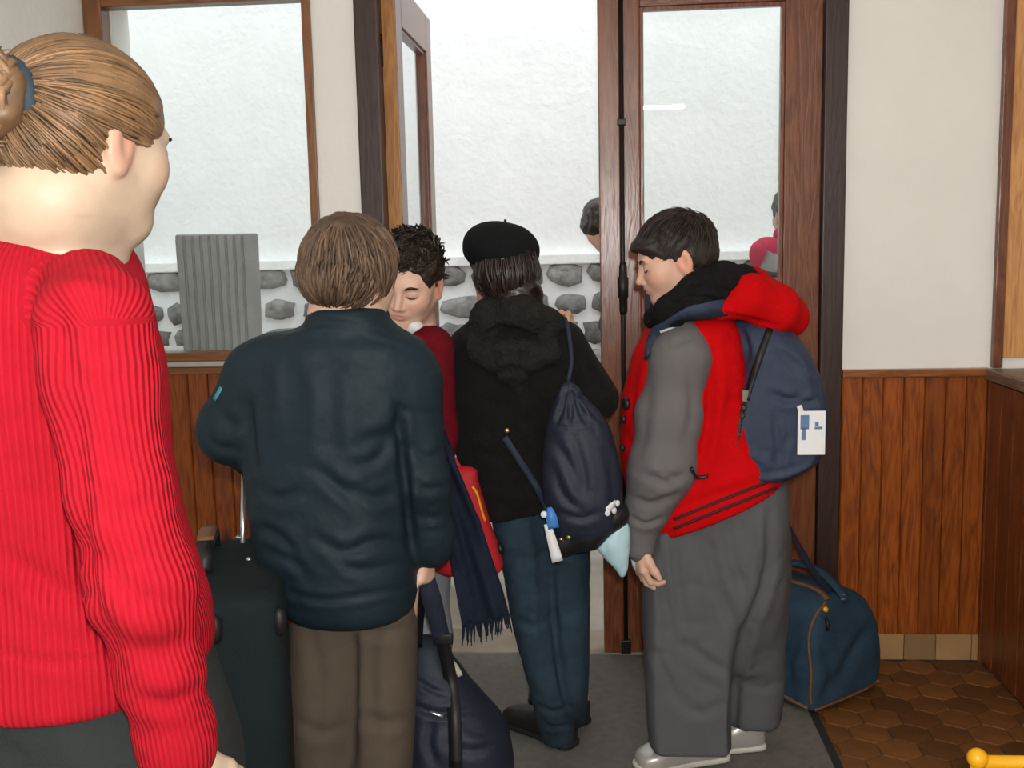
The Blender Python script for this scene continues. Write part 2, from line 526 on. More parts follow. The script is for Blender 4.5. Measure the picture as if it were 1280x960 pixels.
def relax(V, Fq, it=1, lam=0.5):
    e = np.concatenate([Fq[:, [0, 1]], Fq[:, [1, 2]], Fq[:, [2, 3]], Fq[:, [3, 0]]])
    for _ in range(it):
        s = np.zeros_like(V); c = np.bincount(e[:, 0], minlength=len(V)) + np.bincount(e[:, 1], minlength=len(V))
        for k in range(3):
            s[:, k] = np.bincount(e[:, 0], V[e[:, 1], k], len(V)) + np.bincount(e[:, 1], V[e[:, 0], k], len(V))
        V = V + lam * (s / np.maximum(c, 1)[:, None] - V)
    return V
def wrinkle(geo, amp, freq, seed=0, ridge=True, oct=2):
    V, Fq = geo; n = normals(V, Fq)
    q = V * np.asarray(freq) + seed * 9.7
    q = q + 0.5 * np.stack([noise(q * 0.7 + 5), noise(q * 0.7 + 11), noise(q * 0.7 + 23)], 1)
    w = fbm(q, oct)
    if ridge:
        mask = np.clip(0.5 + 1.3 * noise(V * 5.0 + seed * 3.1), 0, 1)
        w = -1.3 * np.exp(-np.abs(w) / 0.16) * mask + 0.55 * noise(V * np.asarray(freq) * 0.6 + 3.3)
    return V + n * (amp * w)[:, None], Fq
def crease(geo, lines, only_front=True):
    """folds: lines of (pixel polyline, half width in m, depth in m; negative = raised), carved into the side that faces the viewer's room"""
    V, Fq = geo; V = V.copy(); n = normals(V, Fq)
    pp = project(V); dist = np.linalg.norm(V - np.array([0, 0, CAM_H]), axis=1)
    front = ((V - np.array([0, 0, CAM_H])) * n).sum(1) < 0
    disp = np.zeros(len(V))
    for pl, wd, dp in lines:
        pl = smooth_path(np.array([(x, y, 0) for x, y in pl], float), 14)[:, :2]
        best = np.full(len(V), 1e9); tt = np.zeros(len(V))
        for i in range(len(pl) - 1):
            ab = pl[i + 1] - pl[i]; t = np.clip(((pp - pl[i]) @ ab) / (ab @ ab), 0, 1)
            d = np.linalg.norm(pp - pl[i] - t[:, None] * ab, axis=1)
            m = d < best; best = np.where(m, d, best); tt = np.where(m, (i + t) / (len(pl) - 1), tt)
        dm = best * dist / CAM_F
        taper = np.sqrt(np.clip(np.sin(np.pi * np.clip(tt, 0.02, 0.98)), 0, 1))
        g = np.exp(-(dm / wd) ** 2) - 0.45 * np.exp(-((dm - 2.1 * wd) / (1.2 * wd)) ** 2)
        disp += -dp * g * taper
    return V + n * (disp * front)[:, None], Fq
def hits(objs):
    V, Fc, n = [], [], 0
    for o in objs:
        me = o.data; c = np.zeros(len(me.vertices) * 3); me.vertices.foreach_get('co', c)
        V.append(c.reshape(-1, 3) + root_loc(o)); Fc += [[i + n for i in p.vertices] for p in me.polygons]; n += len(me.vertices)
    return BVHTree.FromPolygons(np.concatenate(V).tolist(), Fc)
def on(tree, px, py, off=0.004, Y=None):
    """the point of a surface seen at a pixel, lifted by off; Y when nothing is there"""
    r = ray(px, py).normalized()
    h = tree.ray_cast(Vector((0, 0, CAM_H)), r)
    if h[0] is None:
        return P(px, py, Y), np.array(-r)
    n = h[1] if h[1].dot(r) < 0 else -h[1]
    return np.array(h[0] + n * off), np.array(n)

# ------------------------------------------------------------------ the room
m_plaster = material('cream_plaster', (0.90, 0.885, 0.845), 0.75, var=0.03, vscale=3, bump=0.15, bscale=45)
m_ceiling = material('white_ceiling', (0.80, 0.79, 0.76), 0.8, var=0.03, vscale=3)
m_oak = wood('varnished_pine_plank', (0.15, 0.030, 0.003), (0.34, 0.082, 0.008), 0.36, rand=0.20)
m_oakdark = wood('dark_varnished_plank', (0.10, 0.022, 0.004), (0.19, 0.05, 0.010), 0.38, rand=0.15)
m_pinelight = wood('light_pine_plank', (0.44, 0.19, 0.06), (0.66, 0.33, 0.12), 0.4, rand=0.08, knots=False)
m_railh = wood('wood_rail', (0.17, 0.055, 0.012), (0.30, 0.11, 0.03), 0.3, rand=0.05, knots=False, axis='x')
m_door = wood('door_mahogany', (0.105, 0.030, 0.012), (0.20, 0.065, 0.026), 0.27, rand=0.06, knots=False)
m_doorh = wood('door_mahogany_rail', (0.105, 0.030, 0.012), (0.20, 0.065, 0.026), 0.27, rand=0.06, knots=False, axis='x')
m_frame = wood('dark_door_frame', (0.020, 0.008, 0.006), (0.042, 0.017, 0.012), 0.4, rand=0.05, knots=False)
m_edge = wood('bare_door_edge', (0.33, 0.13, 0.03), (0.48, 0.22, 0.06), 0.45, rand=0.05, knots=False)
m_winwood = wood('window_frame_wood', (0.14, 0.05, 0.015), (0.25, 0.10, 0.03), 0.35, rand=0.05, knots=False)
m_winh = wood('window_frame_wood_rail', (0.14, 0.05, 0.015), (0.25, 0.10, 0.03), 0.35, rand=0.05, knots=False, axis='x')
m_iron = material('dark_iron', (0.03, 0.028, 0.027), 0.4, metal=0.7)
m_glass = glass_material()
m_stucco = material('white_stucco', (0.86, 0.87, 0.86), 0.85, var=0.03, vscale=6, bump=0.55, bscale=28)
m_mortar = material('white_mortar', (0.84, 0.85, 0.86), 0.9, var=0.04, bump=0.4, bscale=40)
m_stone = material('grey_field_stone', (0.20, 0.197, 0.19), 0.85, var=0.45, vscale=22, bump=0.6, bscale=50, rand=0.45)
m_ground = material('court_concrete', (0.40, 0.35, 0.29), 0.85, var=0.15, vscale=5, bump=0.2)
m_tile = material('terracotta_tile', (0.155, 0.060, 0.014), 0.55, var=0.25, vscale=9, rand=0.4, bump=0.1, bscale=40)
m_grout = material('dark_grout', (0.10, 0.07, 0.04), 0.9, var=0.15)
m_basetile = material('beige_base_tile', (0.34, 0.20, 0.085), 0.45, var=0.12, vscale=12, rand=0.25)
m_mat = material('grey_door_mat', (0.155, 0.142, 0.125), 0.95, var=0.15, vscale=40, bump=0.5, bscale=300)
m_matedge = material('black_rubber', (0.02, 0.02, 0.02), 0.7)
m_grey = material('grey_ledge', (0.42, 0.40, 0.38), 0.6, var=0.06)

Y0 = 3.32                       # inner face of the wall with the doors
YO = 3.50                       # its outer face
XL, XR = -1.60, 2.55
YB = -4.2                       # wall behind the photographer
ZC = 2.62
DL, DR = -0.727, 0.778          # door frame
WR = -0.866                     # right end of the window opening
WB, WT = 1.005, 2.19             # window opening
CX = 1.225                      # panelled counter side
ZD = 0.95                       # dado height

wall_back = obj('wall_back', join(
    box(XL - .15, WR, Y0, YO, 0, WB), box(XL - .15, WR, Y0, YO, WT, 3.2), box(XL - .15, XL + .066, Y0 + .05, YO, WB, WT),
    box(-9, XL - .15, Y0, YO, 0, 3.2), box(XR + .15, 9, Y0, YO, 0, 3.2), box(WR, DL, Y0, YO, 0, 3.2), box(DL, DR, Y0, YO, 2.28, 3.2), box(DR, XR + .15, Y0, YO, 0, 3.2)), m_plaster, base=(0, Y0, 0), smooth=False)
tag(wall_back, 'cream plastered wall that holds the window and double door', 'wall', kind='structure')
wl = obj('wall_left', box(XL - .15, XL, YB, Y0, 0, ZC), m_plaster, base=(XL, 0, 0), smooth=False)
tag(wl, 'plain cream side wall behind the woman in red', 'wall', kind='structure')
wr = obj('wall_right', box(XR, XR + .15, YB, Y0, 0, ZC), m_plaster, base=(XR, 0, 0), smooth=False)
tag(wr, 'plain cream side wall past the panelled counter', 'wall', kind='structure')
wf = obj('wall_front', box(XL - .15, XR + .15, YB - .15, YB, 0, ZC), m_plaster, base=(0, YB, 0), smooth=False)
tag(wf, 'plain cream wall facing the double door', 'wall', kind='structure')
ce = obj('ceiling', box(XL - .15, XR + .15, YB - .15, Y0, ZC, ZC + .2), m_ceiling, base=(0, 0, ZC), smooth=False)
tag(ce, 'flat white ceiling of the entrance hall', 'ceiling', kind='structure')

# floor: slab, hexagonal terracotta tiles
floor = obj('floor', box(XL - .15, XR + .15, YB, YO, -.12, -0.006), m_grout, base=(0, 0, 0), smooth=False)
tag(floor, 'brown terracotta tiled floor of the entrance hall', 'floor', kind='structure')
def hex_geo(c, r, z0=-0.006, z1=0.0, ins=0.0028):
    V, Fc = [], []
    rings = [(r, z0), (r, z1 - .0015), (r - .0015, z1)]
    for rr, z in rings:
        for k in range(6):
            a = math.pi / 6 + k * math.pi / 3
            V.append((c[0] + rr * math.cos(a), c[1] + rr * math.sin(a), z))
    for i in range(2):
        for k in range(6):
            Fc.append([i * 6 + k, i * 6 + (k + 1) % 6, i * 6 + 6 + (k + 1) % 6, i * 6 + 6 + k])
    Fc.append([12 + k for k in range(6)])
    return np.array(V), Fc
TR = 0.062
dx, dy = TR * math.sqrt(3), TR * 1.5
cells = []
for j in range(-40, 60):
    for i in range(-40, 40):
        x, y = i * dx + (j % 2) * dx / 2, j * dy
        if XL < x < XR and YB + .05 < y < Y0 - .02: cells.append((x, y))
near = [c for c in cells if 0.62 < c[0] < CX + .0 and 1.95 < c[1]]
near.sort(key=lambda c: -c[1])
near = near[:290]; ns = set(near)
proto = None
for c in near:
    if proto is None:
        proto = obj('tile', hex_geo((0, 0), TR - .003), m_tile, floor, smooth=False)
        first = c; proto.location = (c[0], c[1], 0)
    else:
        t = proto.copy(); COL.objects.link(t); t.parent = floor; t.location = (c[0], c[1], 0)
rest = [hex_geo(c, TR - .003) for c in cells if c not in ns]
o = obj('tile_field', join(*rest), m_tile, floor, smooth=False); o['kind'] = 'stuff'

# wall panelling: single planks
def plank_geo(w, h, t, axis='x'):
    b = 0.004
    prof = [(-w / 2, 0), (-w / 2, -t + b), (-w / 2 + b, -t), (w / 2 - b, -t), (w / 2, -t + b), (w / 2, 0)]
    V = [(x, y, 0) for x, y in prof] + [(x, y, h) for x, y in prof]
    n = len(prof)
    Fc = [[k, (k + 1) % n, n + (k + 1) % n, n + k] for k in range(n)] + [list(range(n))[::-1], [n + k for k in range(n)]]
    V = np.array(V)
    if axis == 'y': V = np.stack([V[:, 1], V[:, 0], V[:, 2]], 1); Fc = [f[::-1] for f in Fc]
    return V, Fc
def planks(parent, x0, x1, z0, z1, n, mat, Y=Y0, t=0.016):
    w = (x1 - x0) / n; p = None
    org = root_loc(parent)
    for k in range(n):
        loc = Vector((x0 + (k + .5) * w - org[0], Y - org[1], z0 - org[2]))
        if p is None:
            p = obj('plank', (plank_geo(w - .0012, z1 - z0, t)[0] + org, plank_geo(w - .0012, z1 - z0, t)[1]), mat, parent, smooth=False)
            p.location = loc
        else:
            q = p.copy(); COL.objects.link(q); q.parent = parent; q.location = loc
planks(wall_back, DR + .002, CX, 0.088, 0.925, 7, m_oak)
planks(wall_back, XL, DL - .002, 0.088, 0.965, 13, m_oak)
planks(wall_back, 1.262, XR, ZD + .03, 2.6, 18, m_pinelight, t=0.014)
tr = obj('trim_1', box(DR, CX, Y0 - .032, Y0, 0.925, ZD, .004), m_railh, base=(1, Y0, ZD), smooth=False)
tag(tr, 'narrow wooden dado rail capping the planks beside the counter', 'trim', kind='structure')
tr = obj('trim_2', box(1.232, 1.262, Y0 - .024, Y0, ZD, 2.6, .003), m_door, base=(1.25, Y0, ZD), smooth=False)
tag(tr, 'thin reddish upright strip between plaster and light boards', 'trim', kind='structure')

# tiled skirting
bb = empty('baseboard_back', (1.0, Y0, 0), 'row of beige ceramic skirting tiles below the planks', 'skirting', kind='structure')
x = DR + .004; widths = [.10, .11, .10, .112]
k = 0
while x < CX - .01:
    w = min(widths[k % 4], CX - x); k += 1
    obj('tile', box(x + .001, x + w - .001, Y0 - .013, Y0, 0.0, 0.086, .002), m_basetile, bb, smooth=False); x += w

# dark panelled counter on the right
counter = empty('counter', (1.6, 2.4, 0), 'dark plank-panelled counter with a wide brown top', 'counter')
obj('body', box(CX + .014, 1.95, 0.9, Y0 - .001, 0, ZD - .035), m_oakdark, counter, smooth=False)
obj('counter_top', box(CX - .016, 2.0, 0.86, Y0 - .03, ZD - .035, ZD, .004),
    wood('counter_top_wood', (0.10, 0.06, 0.04), (0.19, 0.12, 0.085), 0.35, rand=.03, knots=False, axis='y'), counter, smooth=False)
g = plank_geo(.094 - .0012, ZD - .055, .014, 'y'); p = None
for k in range(25):
    loc = Vector((CX + .014 - 1.6, Y0 - .03 - (k + .5) * .094 - 2.4, 0.012))
    if p is None:
        p = obj('plank', (g[0] + np.array([1.6, 2.4, 0]), g[1]), m_oakdark, counter, smooth=False); p.location = loc
    else:
        q = p.copy(); COL.objects.link(q); q.parent = counter; q.location = loc
obj('corner_post', box(CX - .003, CX + .03, Y0 - .031, Y0 - .0165, 0.0, ZD - .036), m_oakdark, counter, smooth=False)

# ------------------------------------------------------------------ door frame, leaves
fr = empty('trim_3', (0.02, Y0, 0), 'dark brown door frame around the double door', 'door frame', kind='structure')
obj('jamb', box(DL, DL + .072, Y0 - .022, Y0 + .11, 0, 2.214, .004), m_frame, fr, smooth=False)
obj('jamb', box(DR - .068, DR, Y0 - .022, Y0 + .11, 0, 2.214, .004), m_frame, fr, smooth=False)
obj('head', box(DL, DR, Y0 - .022, Y0 + .11, 2.215, 2.28, .004), m_frame, fr, smooth=False)
obj('threshold', box(DL, DR, Y0 - .005, YO + .03, -.005, 0.012, .003), material('worn_stone_sill', (0.30, 0.25, 0.19), 0.8, var=.15), fr, smooth=False)

def leaf(root, x0, x1, y0, y1, st_l, st_r, xf):
    """a glazed door leaf built flat in x, then carried by xf"""
    def part(name, g, m): return obj(name, (xf(g[0]), g[1]), m, root, smooth=False)
    part('stile', box(x0, x0 + st_l, y0, y1, .014, 2.21, .004), m_door)
    part('stile', box(x1 - st_r, x1, y0, y1, .014, 2.21, .004), m_door)
    part('rail', box(x0 + st_l, x1 - st_r, y0, y1, 2.075, 2.21, .003), m_doorh)
    part('rail', box(x0 + st_l, x1 - st_r, y0, y1, .66, .78, .003), m_doorh)
    part('rail', box(x0 + st_l, x1 - st_r, y0, y1, .014, .20, .003), m_doorh)
    part('panel', box(x0 + st_l, x1 - st_r, y0 + .012, y1 - .012, .20, .66, .002), m_door)
    a, b = x0 + st_l, x1 - st_r; t = .012
    for q in ((a, a + t, .78, 2.075), (b - t, b, .78, 2.075), (a + t, b - t, 2.075 - t, 2.075), (a + t, b - t, .78, .78 + t)):
        part('glazing_bead', box(q[0], q[1], y0 + .008, y1 - .008, q[2], q[3], .002), m_door)
    ym = (y0 + y1) / 2
    part('pane', box(a + .004, b - .004, ym - .002, ym + .002, .784, 2.07), m_glass)
d2 = empty('door_2', (.03, Y0, 0), 'closed glazed door leaf with a long iron bolt rod', 'door', kind='structure')
LY0, LY1 = Y0 + .004, Y0 + .048
leaf(d2, 0.075, DR - .07, LY0, LY1,   .08, .112, lambda v: v)
obj('meeting_strip', box(0.026, 0.092, LY0 - .012, LY1 - .004, .014, 2.21, .004), m_door, d2, smooth=False)
bx, by = 0.098, LY0 - .010
bolt = obj('bolt_rod', tube([(bx, by, .05), (bx, by, 2.20)], .0075, 10), m_iron, d2)
obj('bolt_case', lathe([(.010, 0), (.013, .012), (.013, .05), (.017, .055), (.017, .115), (.013, .12), (.013, .15), (.010, .165)], (bx, by, P(775, 393, Y0)[2]), 14), m_iron, bolt)
obj('bolt_shoe', box(bx - .016, bx + .016, by - .012, by + .012, .014, .06, .003), m_iron, bolt, smooth=False)
for z in (.5, 1.72, 2.1):
    obj('rod_guide', box(bx - .014, bx + .014, by - .011, by + .012, z, z + .02, .003), m_iron, bolt, smooth=False)

d1 = empty('door_1', (DL + .07, Y0 + .06, 0), 'glazed door leaf standing wide open towards the court', 'door', kind='structure')
HX, HY = DL + .068, Y0 + .055
def open_leaf(v):
    v = np.asarray(v, float); a = math.radians(89)          # swung outwards about the hinge
    x, y = v[:, 0], v[:, 1]
    return np.stack([HX + x * math.cos(a) - y * math.sin(a) + .05, HY + x * math.sin(a) + y * math.cos(a), v[:, 2]], 1)
leaf(d1, 0.0, 0.665, 0.0, 0.046, .10, .10, open_leaf)
obj('hinge_edge', (open_leaf(box(-.004, 0.0, .001, .045, .014, 2.21)[0]), box(-.004, 0.0, .001, .045, .014, 2.21)[1]), m_edge, d1, smooth=False)
for z in (.25, 1.25, 1.93):
    obj('hinge', tube([(HX - .002, HY - .012, z), (HX - .002, HY - .012, z + .10)], .011, 10), m_iron, d1)
obj('latch', box(HX - .02, HX + .004, HY + .655, HY + .672, 1.02, 1.06, .003), m_iron, d1, smooth=False)

# ------------------------------------------------------------------ window
w1 = empty('window_1', (-1.2, Y0, WB), 'wide wood-framed window beside the open door', 'window', kind='structure')
obj('window_frame', box(XL + .002, XL + .062, Y0 - .012, Y0 + .05, WB, WT, .004), m_winwood, w1, smooth=False)
obj('window_frame', box(WR - .028, WR, Y0 - .012, Y0 + .05, WB, WT, .003), m_winwood, w1, smooth=False)
obj('window_frame', box(XL + .062, WR - .028, Y0 - .012, Y0 + .05, WT - .055, WT, .004), m_winh, w1, smooth=False)
obj('window_frame', box(XL + .062, WR - .028, Y0 - .012, Y0 + .05, WB, WB + .03, .004), m_winh, w1, smooth=False)
obj('pane', box(XL + .055, WR - .02, Y0 + .017, Y0 + .021, WB + .025, WT - .05), m_glass, w1, smooth=False)
obj('window_sill', box(XL + .002, WR + .01, Y0 - .045, Y0, .99, 1.005, .004), m_grey, w1, smooth=False)
obj('sill_moulding', box(XL + .002, WR + .005, Y0 - .03, Y0, .965, .99, .004), m_winh, w1, smooth=False)
obj('outer_sill', box(XL - .1, WR, Y0 + .05, YO + .24, WB - .06, WB + .012, .004), m_grey, w1, smooth=False)

# ------------------------------------------------------------------ court outside
YW = 5.2
gr = obj('ground', box(-9, 9, YO, YW + .3, -.12, -.002), m_ground, base=(0, YO, 0), smooth=False)
tag(gr, 'pale concrete ground of the narrow court', 'ground', kind='structure')
wo = obj('wall_outside', box(-9, 9, YW + .03, YW + .3, 0, 5.0), m_stucco, base=(0, YW, 0), smooth=False)
tag(wo, 'white roughcast wall across the court with rubble stone base', 'wall', kind='structure')
ZL = 1.262
obj('mortar_bed', box(-9, 9, YW, YW + .03, 0, ZL), m_mortar, wo, smooth=False)
obj('ledge', box(-9, 9, YW - .035, YW + .03, ZL, ZL + .05, .006), m_stucco, wo, smooth=False)
def stone_geo(cx, cz, w, h, r):
    n = 10; V, Fc = [], []
    ang = [2 * math.pi * k / n + r.uniform(-.2, .2) for k in range(n)]
    rad = []
    for a in ang:
        c, s = abs(math.cos(a)), abs(math.sin(a)); e = r.choice([2.6, 4.0, 7.0])
        rad.append((c ** e + s ** e) ** (-1 / e) * r.uniform(.80, 1.06))
    for sc, y in ((1.0, 0), (.97, -.012), (.86, -.024), (.45, -.031)):
        for a, q in zip(ang, rad):
            V.append((cx + w / 2 * q * sc * math.cos(a), YW + y + (r.uniform(-.004, .003) if sc < .9 else 0), cz + h / 2 * q * sc * math.sin(a)))
    for i in range(3):
        for k in range(n):
            Fc.append([i * n + k, i * n + (k + 1) % n, (i + 1) * n + (k + 1) % n, (i + 1) * n + k])
    Fc.append([3 * n + k for k in range(n)])
    return np.array(V), Fc
sr = random.Random(21)
z = ZL; rowi = 0
while z > 0.05:
    h = sr.uniform(.125, .165); x = -2.75 + sr.uniform(0, .1)
    while x < 1.5:
        w = sr.uniform(.13, .27)
        hh = h * sr.uniform(.86, 1.0) - .026
        if rowi == 0:
            obj('stone', stone_geo(x + w / 2, z - hh / 2, w - .012, hh + .02, sr), m_stone, wo)
        else:
            obj('stone', stone_geo(x + w / 2, z - h / 2 + sr.uniform(-.012, .012), w - .022, hh + .012, sr), m_stone, wo)
        x += w
    z -= h; rowi += 1

# ------------------------------------------------------------------ tube lamp on the ceiling behind the photographer
r = ray(772, 138); t = (ZC - .09 - CAM_H) / r.z
lx, ly = r.x * t, 2 * (LY0 + .02) - r.y * t
m_tube = emitter('lit_tube', (1.0, 0.97, 0.91), 230.0)
m_white = material('white_enamel', (0.8, 0.8, 0.78), 0.4, var=0.02)
for k, (px_, py_) in enumerate(((lx, ly),)):
    lamp = empty('ceiling_lamp', (px_, py_, ZC), 'fluorescent batten lamp on the ceiling', 'lamp')
    obj('batten', box(px_ - .62, px_ + .62, py_ - .03, py_ + .03, ZC - .05, ZC, .004), m_white, lamp, smooth=False)
    obj('tube', tube([(px_ - .59, py_, ZC - .075), (px_ + .59, py_, ZC - .075)], .014, 12), m_tube, lamp)
    for s in (-1, 1):
        obj('socket', box(px_ + s * .60 - .012, px_ + s * .60 + .012, py_ - .016, py_ + .016, ZC - .095, ZC - .05, .002), m_white, lamp, smooth=False)

# door mat
mat_o = empty('door_mat', (-.3, 2.3, 0), 'large grey carpet mat with black rubber edge before the door', 'mat')
obj('pile', box(-1.25, .607, .6, Y0 - .012, 0.0005, .009), m_mat, mat_o, smooth=False)
obj('rubber_edge', box(.607, .632, .6, Y0 - .012, 0.0005, .007, .002), m_matedge, mat_o, smooth=False)

# ------------------------------------------------------------------ figures: heads, hair, hands
m_skin = material('skin', (0.66, 0.43, 0.32), 0.48, var=0.06, vscale=30, attr='tint', spec=0.35)
def hair_mat(name, c, rough=0.42):
    return material(name, c, rough, var=0.2, vscale=40, attr='tint', spec=0.45)
m_lash = material('dark_lash', (0.02, 0.013, 0.01), 0.6)

class Head:
    """local axes: x forward, y to the figure's left, z up; unit = chin to crown"""
    def __init__(s, c, fwd, s_, up=(0, 0, 1)):
        s.c = np.asarray(c, float); s.s = s_
        s.f = unit(fwd); s.l = unit(np.cross(up, s.f)); s.u = np.cross(s.f, s.l)
        s.A = np.array([s.f, s.l, s.u])
    def at(s, x, y, z):
        return s.c + s.s * (x * s.f + y * s.l + z * s.u)
    def local(s, V):
        return (np.asarray(V) - s.c) @ s.A.T / s.s
    def tilt(s, ang, axis='f'):
        ax = {'f': s.f, 'l': s.l, 'u': s.u}[axis]
        R = np.array(Matrix.Rotation(ang, 3, Vector(ax)))
        s.f, s.l, s.u = R @ s.f, R @ s.l, R @ s.u; s.A = np.array([s.f, s.l, s.u]); return s
    def box(s, m=0.62):
        return s.c - m * s.s, s.c + m * s.s
def sculpt_head(f, H, ears=True, jaw=1.0):
    S = H.s
    b = lambda p, r, k=.04, op='add': f.ball(H.at(*p), np.asarray(r) * S, k * S, op, H.A)
    c = lambda p, q, r1, r2, k=.04, op='add': f.cone(H.at(*p), H.at(*q), r1 * S, r2 * S, k * S, op)
    b((-.07, 0, .13), (.425, .345, .365))
    b((.10, 0, -.06), (.29, .285, .36), .10)
    b((.15, 0, -.20), (.23, .22 * jaw, .25), .10)
    for y in (1, -1):
        c((-.02, .215 * jaw * y, -.20), (.24, .07 * y, -.38), .08, .075, .12)
        b((.235, .165 * y, -.10), (.11, .10, .11), .12)               # cheek
    b((.285, 0, -.395), (.085, .095, .075), .10)                      # chin
    c((.335, .15, .085), (.335, -.15, .085), .04, .04, .08)           # brow
    for y in (1, -1):
        b((.405, .135 * y, .012), (.07, .085, .045), .07, 'sub')      # socket
        b((.305, .13 * y, .0), (.075, .078, .066), .02)               # closed lid over the eyeball
    c((.365, 0, .035), (.455, 0, -.125), .028, .040, .05)             # nose
    for y in (1, -1):
        b((.405, .048 * y, -.145), (.042, .032, .03), .03)
    b((.345, 0, -.225), (.075, .10, .05), .06)                        # mouth mound
    b((.392, 0, -.222), (.032, .075, .020), .02)                      # lips
    b((.385, 0, -.268), (.034, .062, .024), .02)
    c((.43, .07, -.244), (.43, -.07, -.244), .010, .010, .02, 'sub')
    if ears:
        for y in (1, -1):
            ax = np.array([H.f * .96 - H.l * .28 * y, H.l * y * .96 + H.f * .28, H.u])
            f.ball(H.at(-.05, .335 * y, -.045), np.array([.088, .032, .145]) * S, .03 * S, 'add', ax)
            f.ball(H.at(-.028, .372 * y, -.025), np.array([.048, .030, .088]) * S, .02 * S, 'sub', ax)
            f.ball(H.at(-.045, .335 * y, -.165), np.array([.045, .026, .042]) * S, .02 * S, 'add', ax)
def skin_tint(V, H, base=(1, 1, 1), hands=()):
    q = H.local(V); t = np.ones((len(V), 3)) * np.array(base)
    def blob(c, r, col, a):
        d = np.sqrt((((q - np.array(c)) / np.array(r)) ** 2).sum(1)); w = a * np.clip(1.5 - d, 0, 1)
        t[:] = t * (1 - w[:, None]) + t * np.array(col) * w[:, None]
    for y in (1, -1):
        blob((.27, .17 * y, -.12), (.12, .11, .10), (1.05, .80, .78), .7)
        blob((-.04, .36 * y, -.05), (.12, .07, .16), (1.08, .72, .68), .8)
        blob((.34, .135 * y, .0), (.05, .07, .03), (.86, .74, .72), .7)
    blob((.40, 0, -.245), (.05, .075, .045), (.95, .60, .58), .9)
    blob((.45, 0, -.13), (.06, .06, .05), (1.03, .86, .84), .5)
    return np.clip(t, 0, 1.5)
def brows_and_lashes(H, parent, mat_brow):
    """laid on the face itself: each point is dropped onto the skin"""
    S = H.s
    bo = [c for c in parent.children if c.name.startswith('body')][0]
    tree = hits([bo]); fv = Vector(H.f)
    def skin(y, z, off):
        q = tree.ray_cast(Vector(H.at(.9, y, z)), -fv)
        return np.array(q[0]) + H.f * off * S if q[0] is not None else H.at(.35, y, z)
    for y in (1, -1):
        ks = (-1, -.5, 0, .5, 1)
        arc = [skin((.135 + .068 * k) * y, .100 - .020 * k * k + .006 * k, .003) for k in ks]
        obj('eyebrow', tube(arc, np.array([.010, .016, .016, .012, .005]) * S, 6, 12), mat_brow, parent)
        lash = [skin((.132 + .064 * k) * y, -.014 - .016 * (1 - k * k), .002) for k in ks]
        obj('eyelash', tube(lash, np.array([.004, .008, .009, .008, .004]) * S, 5, 12), m_lash, parent)

def hair_cap(H, prims, cuts, h=0.004, k=.05, bump=0.0, freq=60, seed=1):
    """prims / cuts in head-local coordinates: (centre, radii)"""
    lo, hi = H.box(.95); f = Sculpt(lo, hi, h)
    for c, r in prims: f.ball(H.at(*c), np.asarray(r) * H.s, k * H.s, 'add', H.A)
    for c, r in cuts: f.ball(H.at(*c), np.asarray(r) * H.s, .02 * H.s, 'sub', H.A)
    g = f.mesh()
    if bump:
        g = wrinkle(g, bump, (freq, freq, freq), seed, ridge=False)
    return g
def locks(H, n, start, flow, length, width, E_c, E_r, keep, lift=(0.02, 0.02), seed=3, steps=7, jit=.25, tones=(.6, 1.3), tip=0.15):
    """tapered locks laid along an ellipsoid (centre E_c, radii E_r in head units)"""
    r = np.random.default_rng(seed); V, Fc, T = [], [], []
    E_c, E_r = np.array(E_c), np.array(E_r); nv = 0
    for i in range(n * 3):
        if nv >= n * steps * 4: break
        d = start(r); d = d / np.linalg.norm(d)
        p = [d]; ln = length * r.uniform(.6, 1.15) / steps
        fj = r.normal(size=3) * jit
        for s in range(steps - 1):
            g = flow(p[-1]) + fj * .5 + r.normal(size=3) * jit * .25
            g = g - p[-1] * np.dot(g, p[-1]); g = g / (np.linalg.norm(g) + 1e-9)
            q = p[-1] + g * ln / E_r.mean(); p.append(q / np.linalg.norm(q))
        p = np.array(p); li = np.linspace(lift[0], lift[1], steps) + r.normal() * .008
        q = E_c + p * (E_r + li[:, None])
        if not all(keep(a) for a in q): continue
        W = H.c + H.s * (q @ H.A); N = unit_rows((p / E_r) @ H.A)
        Tn = unit_rows(np.gradient(W, axis=0)); Sd = np.cross(N, Tn)
        w = width * r.uniform(.6, 1.4) * H.s * np.interp(np.linspace(0, 1, steps), [0, .35, .8, 1], [.5, 1, .75, tip])
        tone = r.uniform(*tones)
        for s in range(steps):
            V += [W[s] - Sd[s] * w[s], W[s] + N[s] * w[s] * .55, W[s] + Sd[s] * w[s], W[s] - N[s] * w[s] * .4]
            T += [tone * np.array([1, .97, .93])] * 4
        for s in range(steps - 1):
            a = nv + s * 4
            for kk in range(4):
                Fc.append([a + kk, a + 4 + kk, a + 4 + (kk + 1) % 4, a + (kk + 1) % 4])
        Fc += [[nv, nv + 1, nv + 2, nv + 3]]
        nv += steps * 4
    return np.array(V), Fc, np.array(T)
def unit_rows(a):
    return a / (np.linalg.norm(a, axis=1, keepdims=True) + 1e-12)
def hair_object(H, cap, lk, mat, parent, tone=.8, streak=None):
    V, Fq = cap
    q = H.local(V)
    t = tone * (1 + .25 * noise(q * np.array([8, 26, 26]) + 3))
    if streak is not None: t = t * streak(q)
    tc = np.stack([t, t * .97, t * .93], 1)
    if lk is None:
        return obj('hair', cap, mat, parent, attrs={'tint': tc})
    V2, F2, T2 = lk
    g = join((V, Fq), (V2, F2))
    return obj('hair', g, mat, parent, attrs={'tint': np.concatenate([tc, T2])})

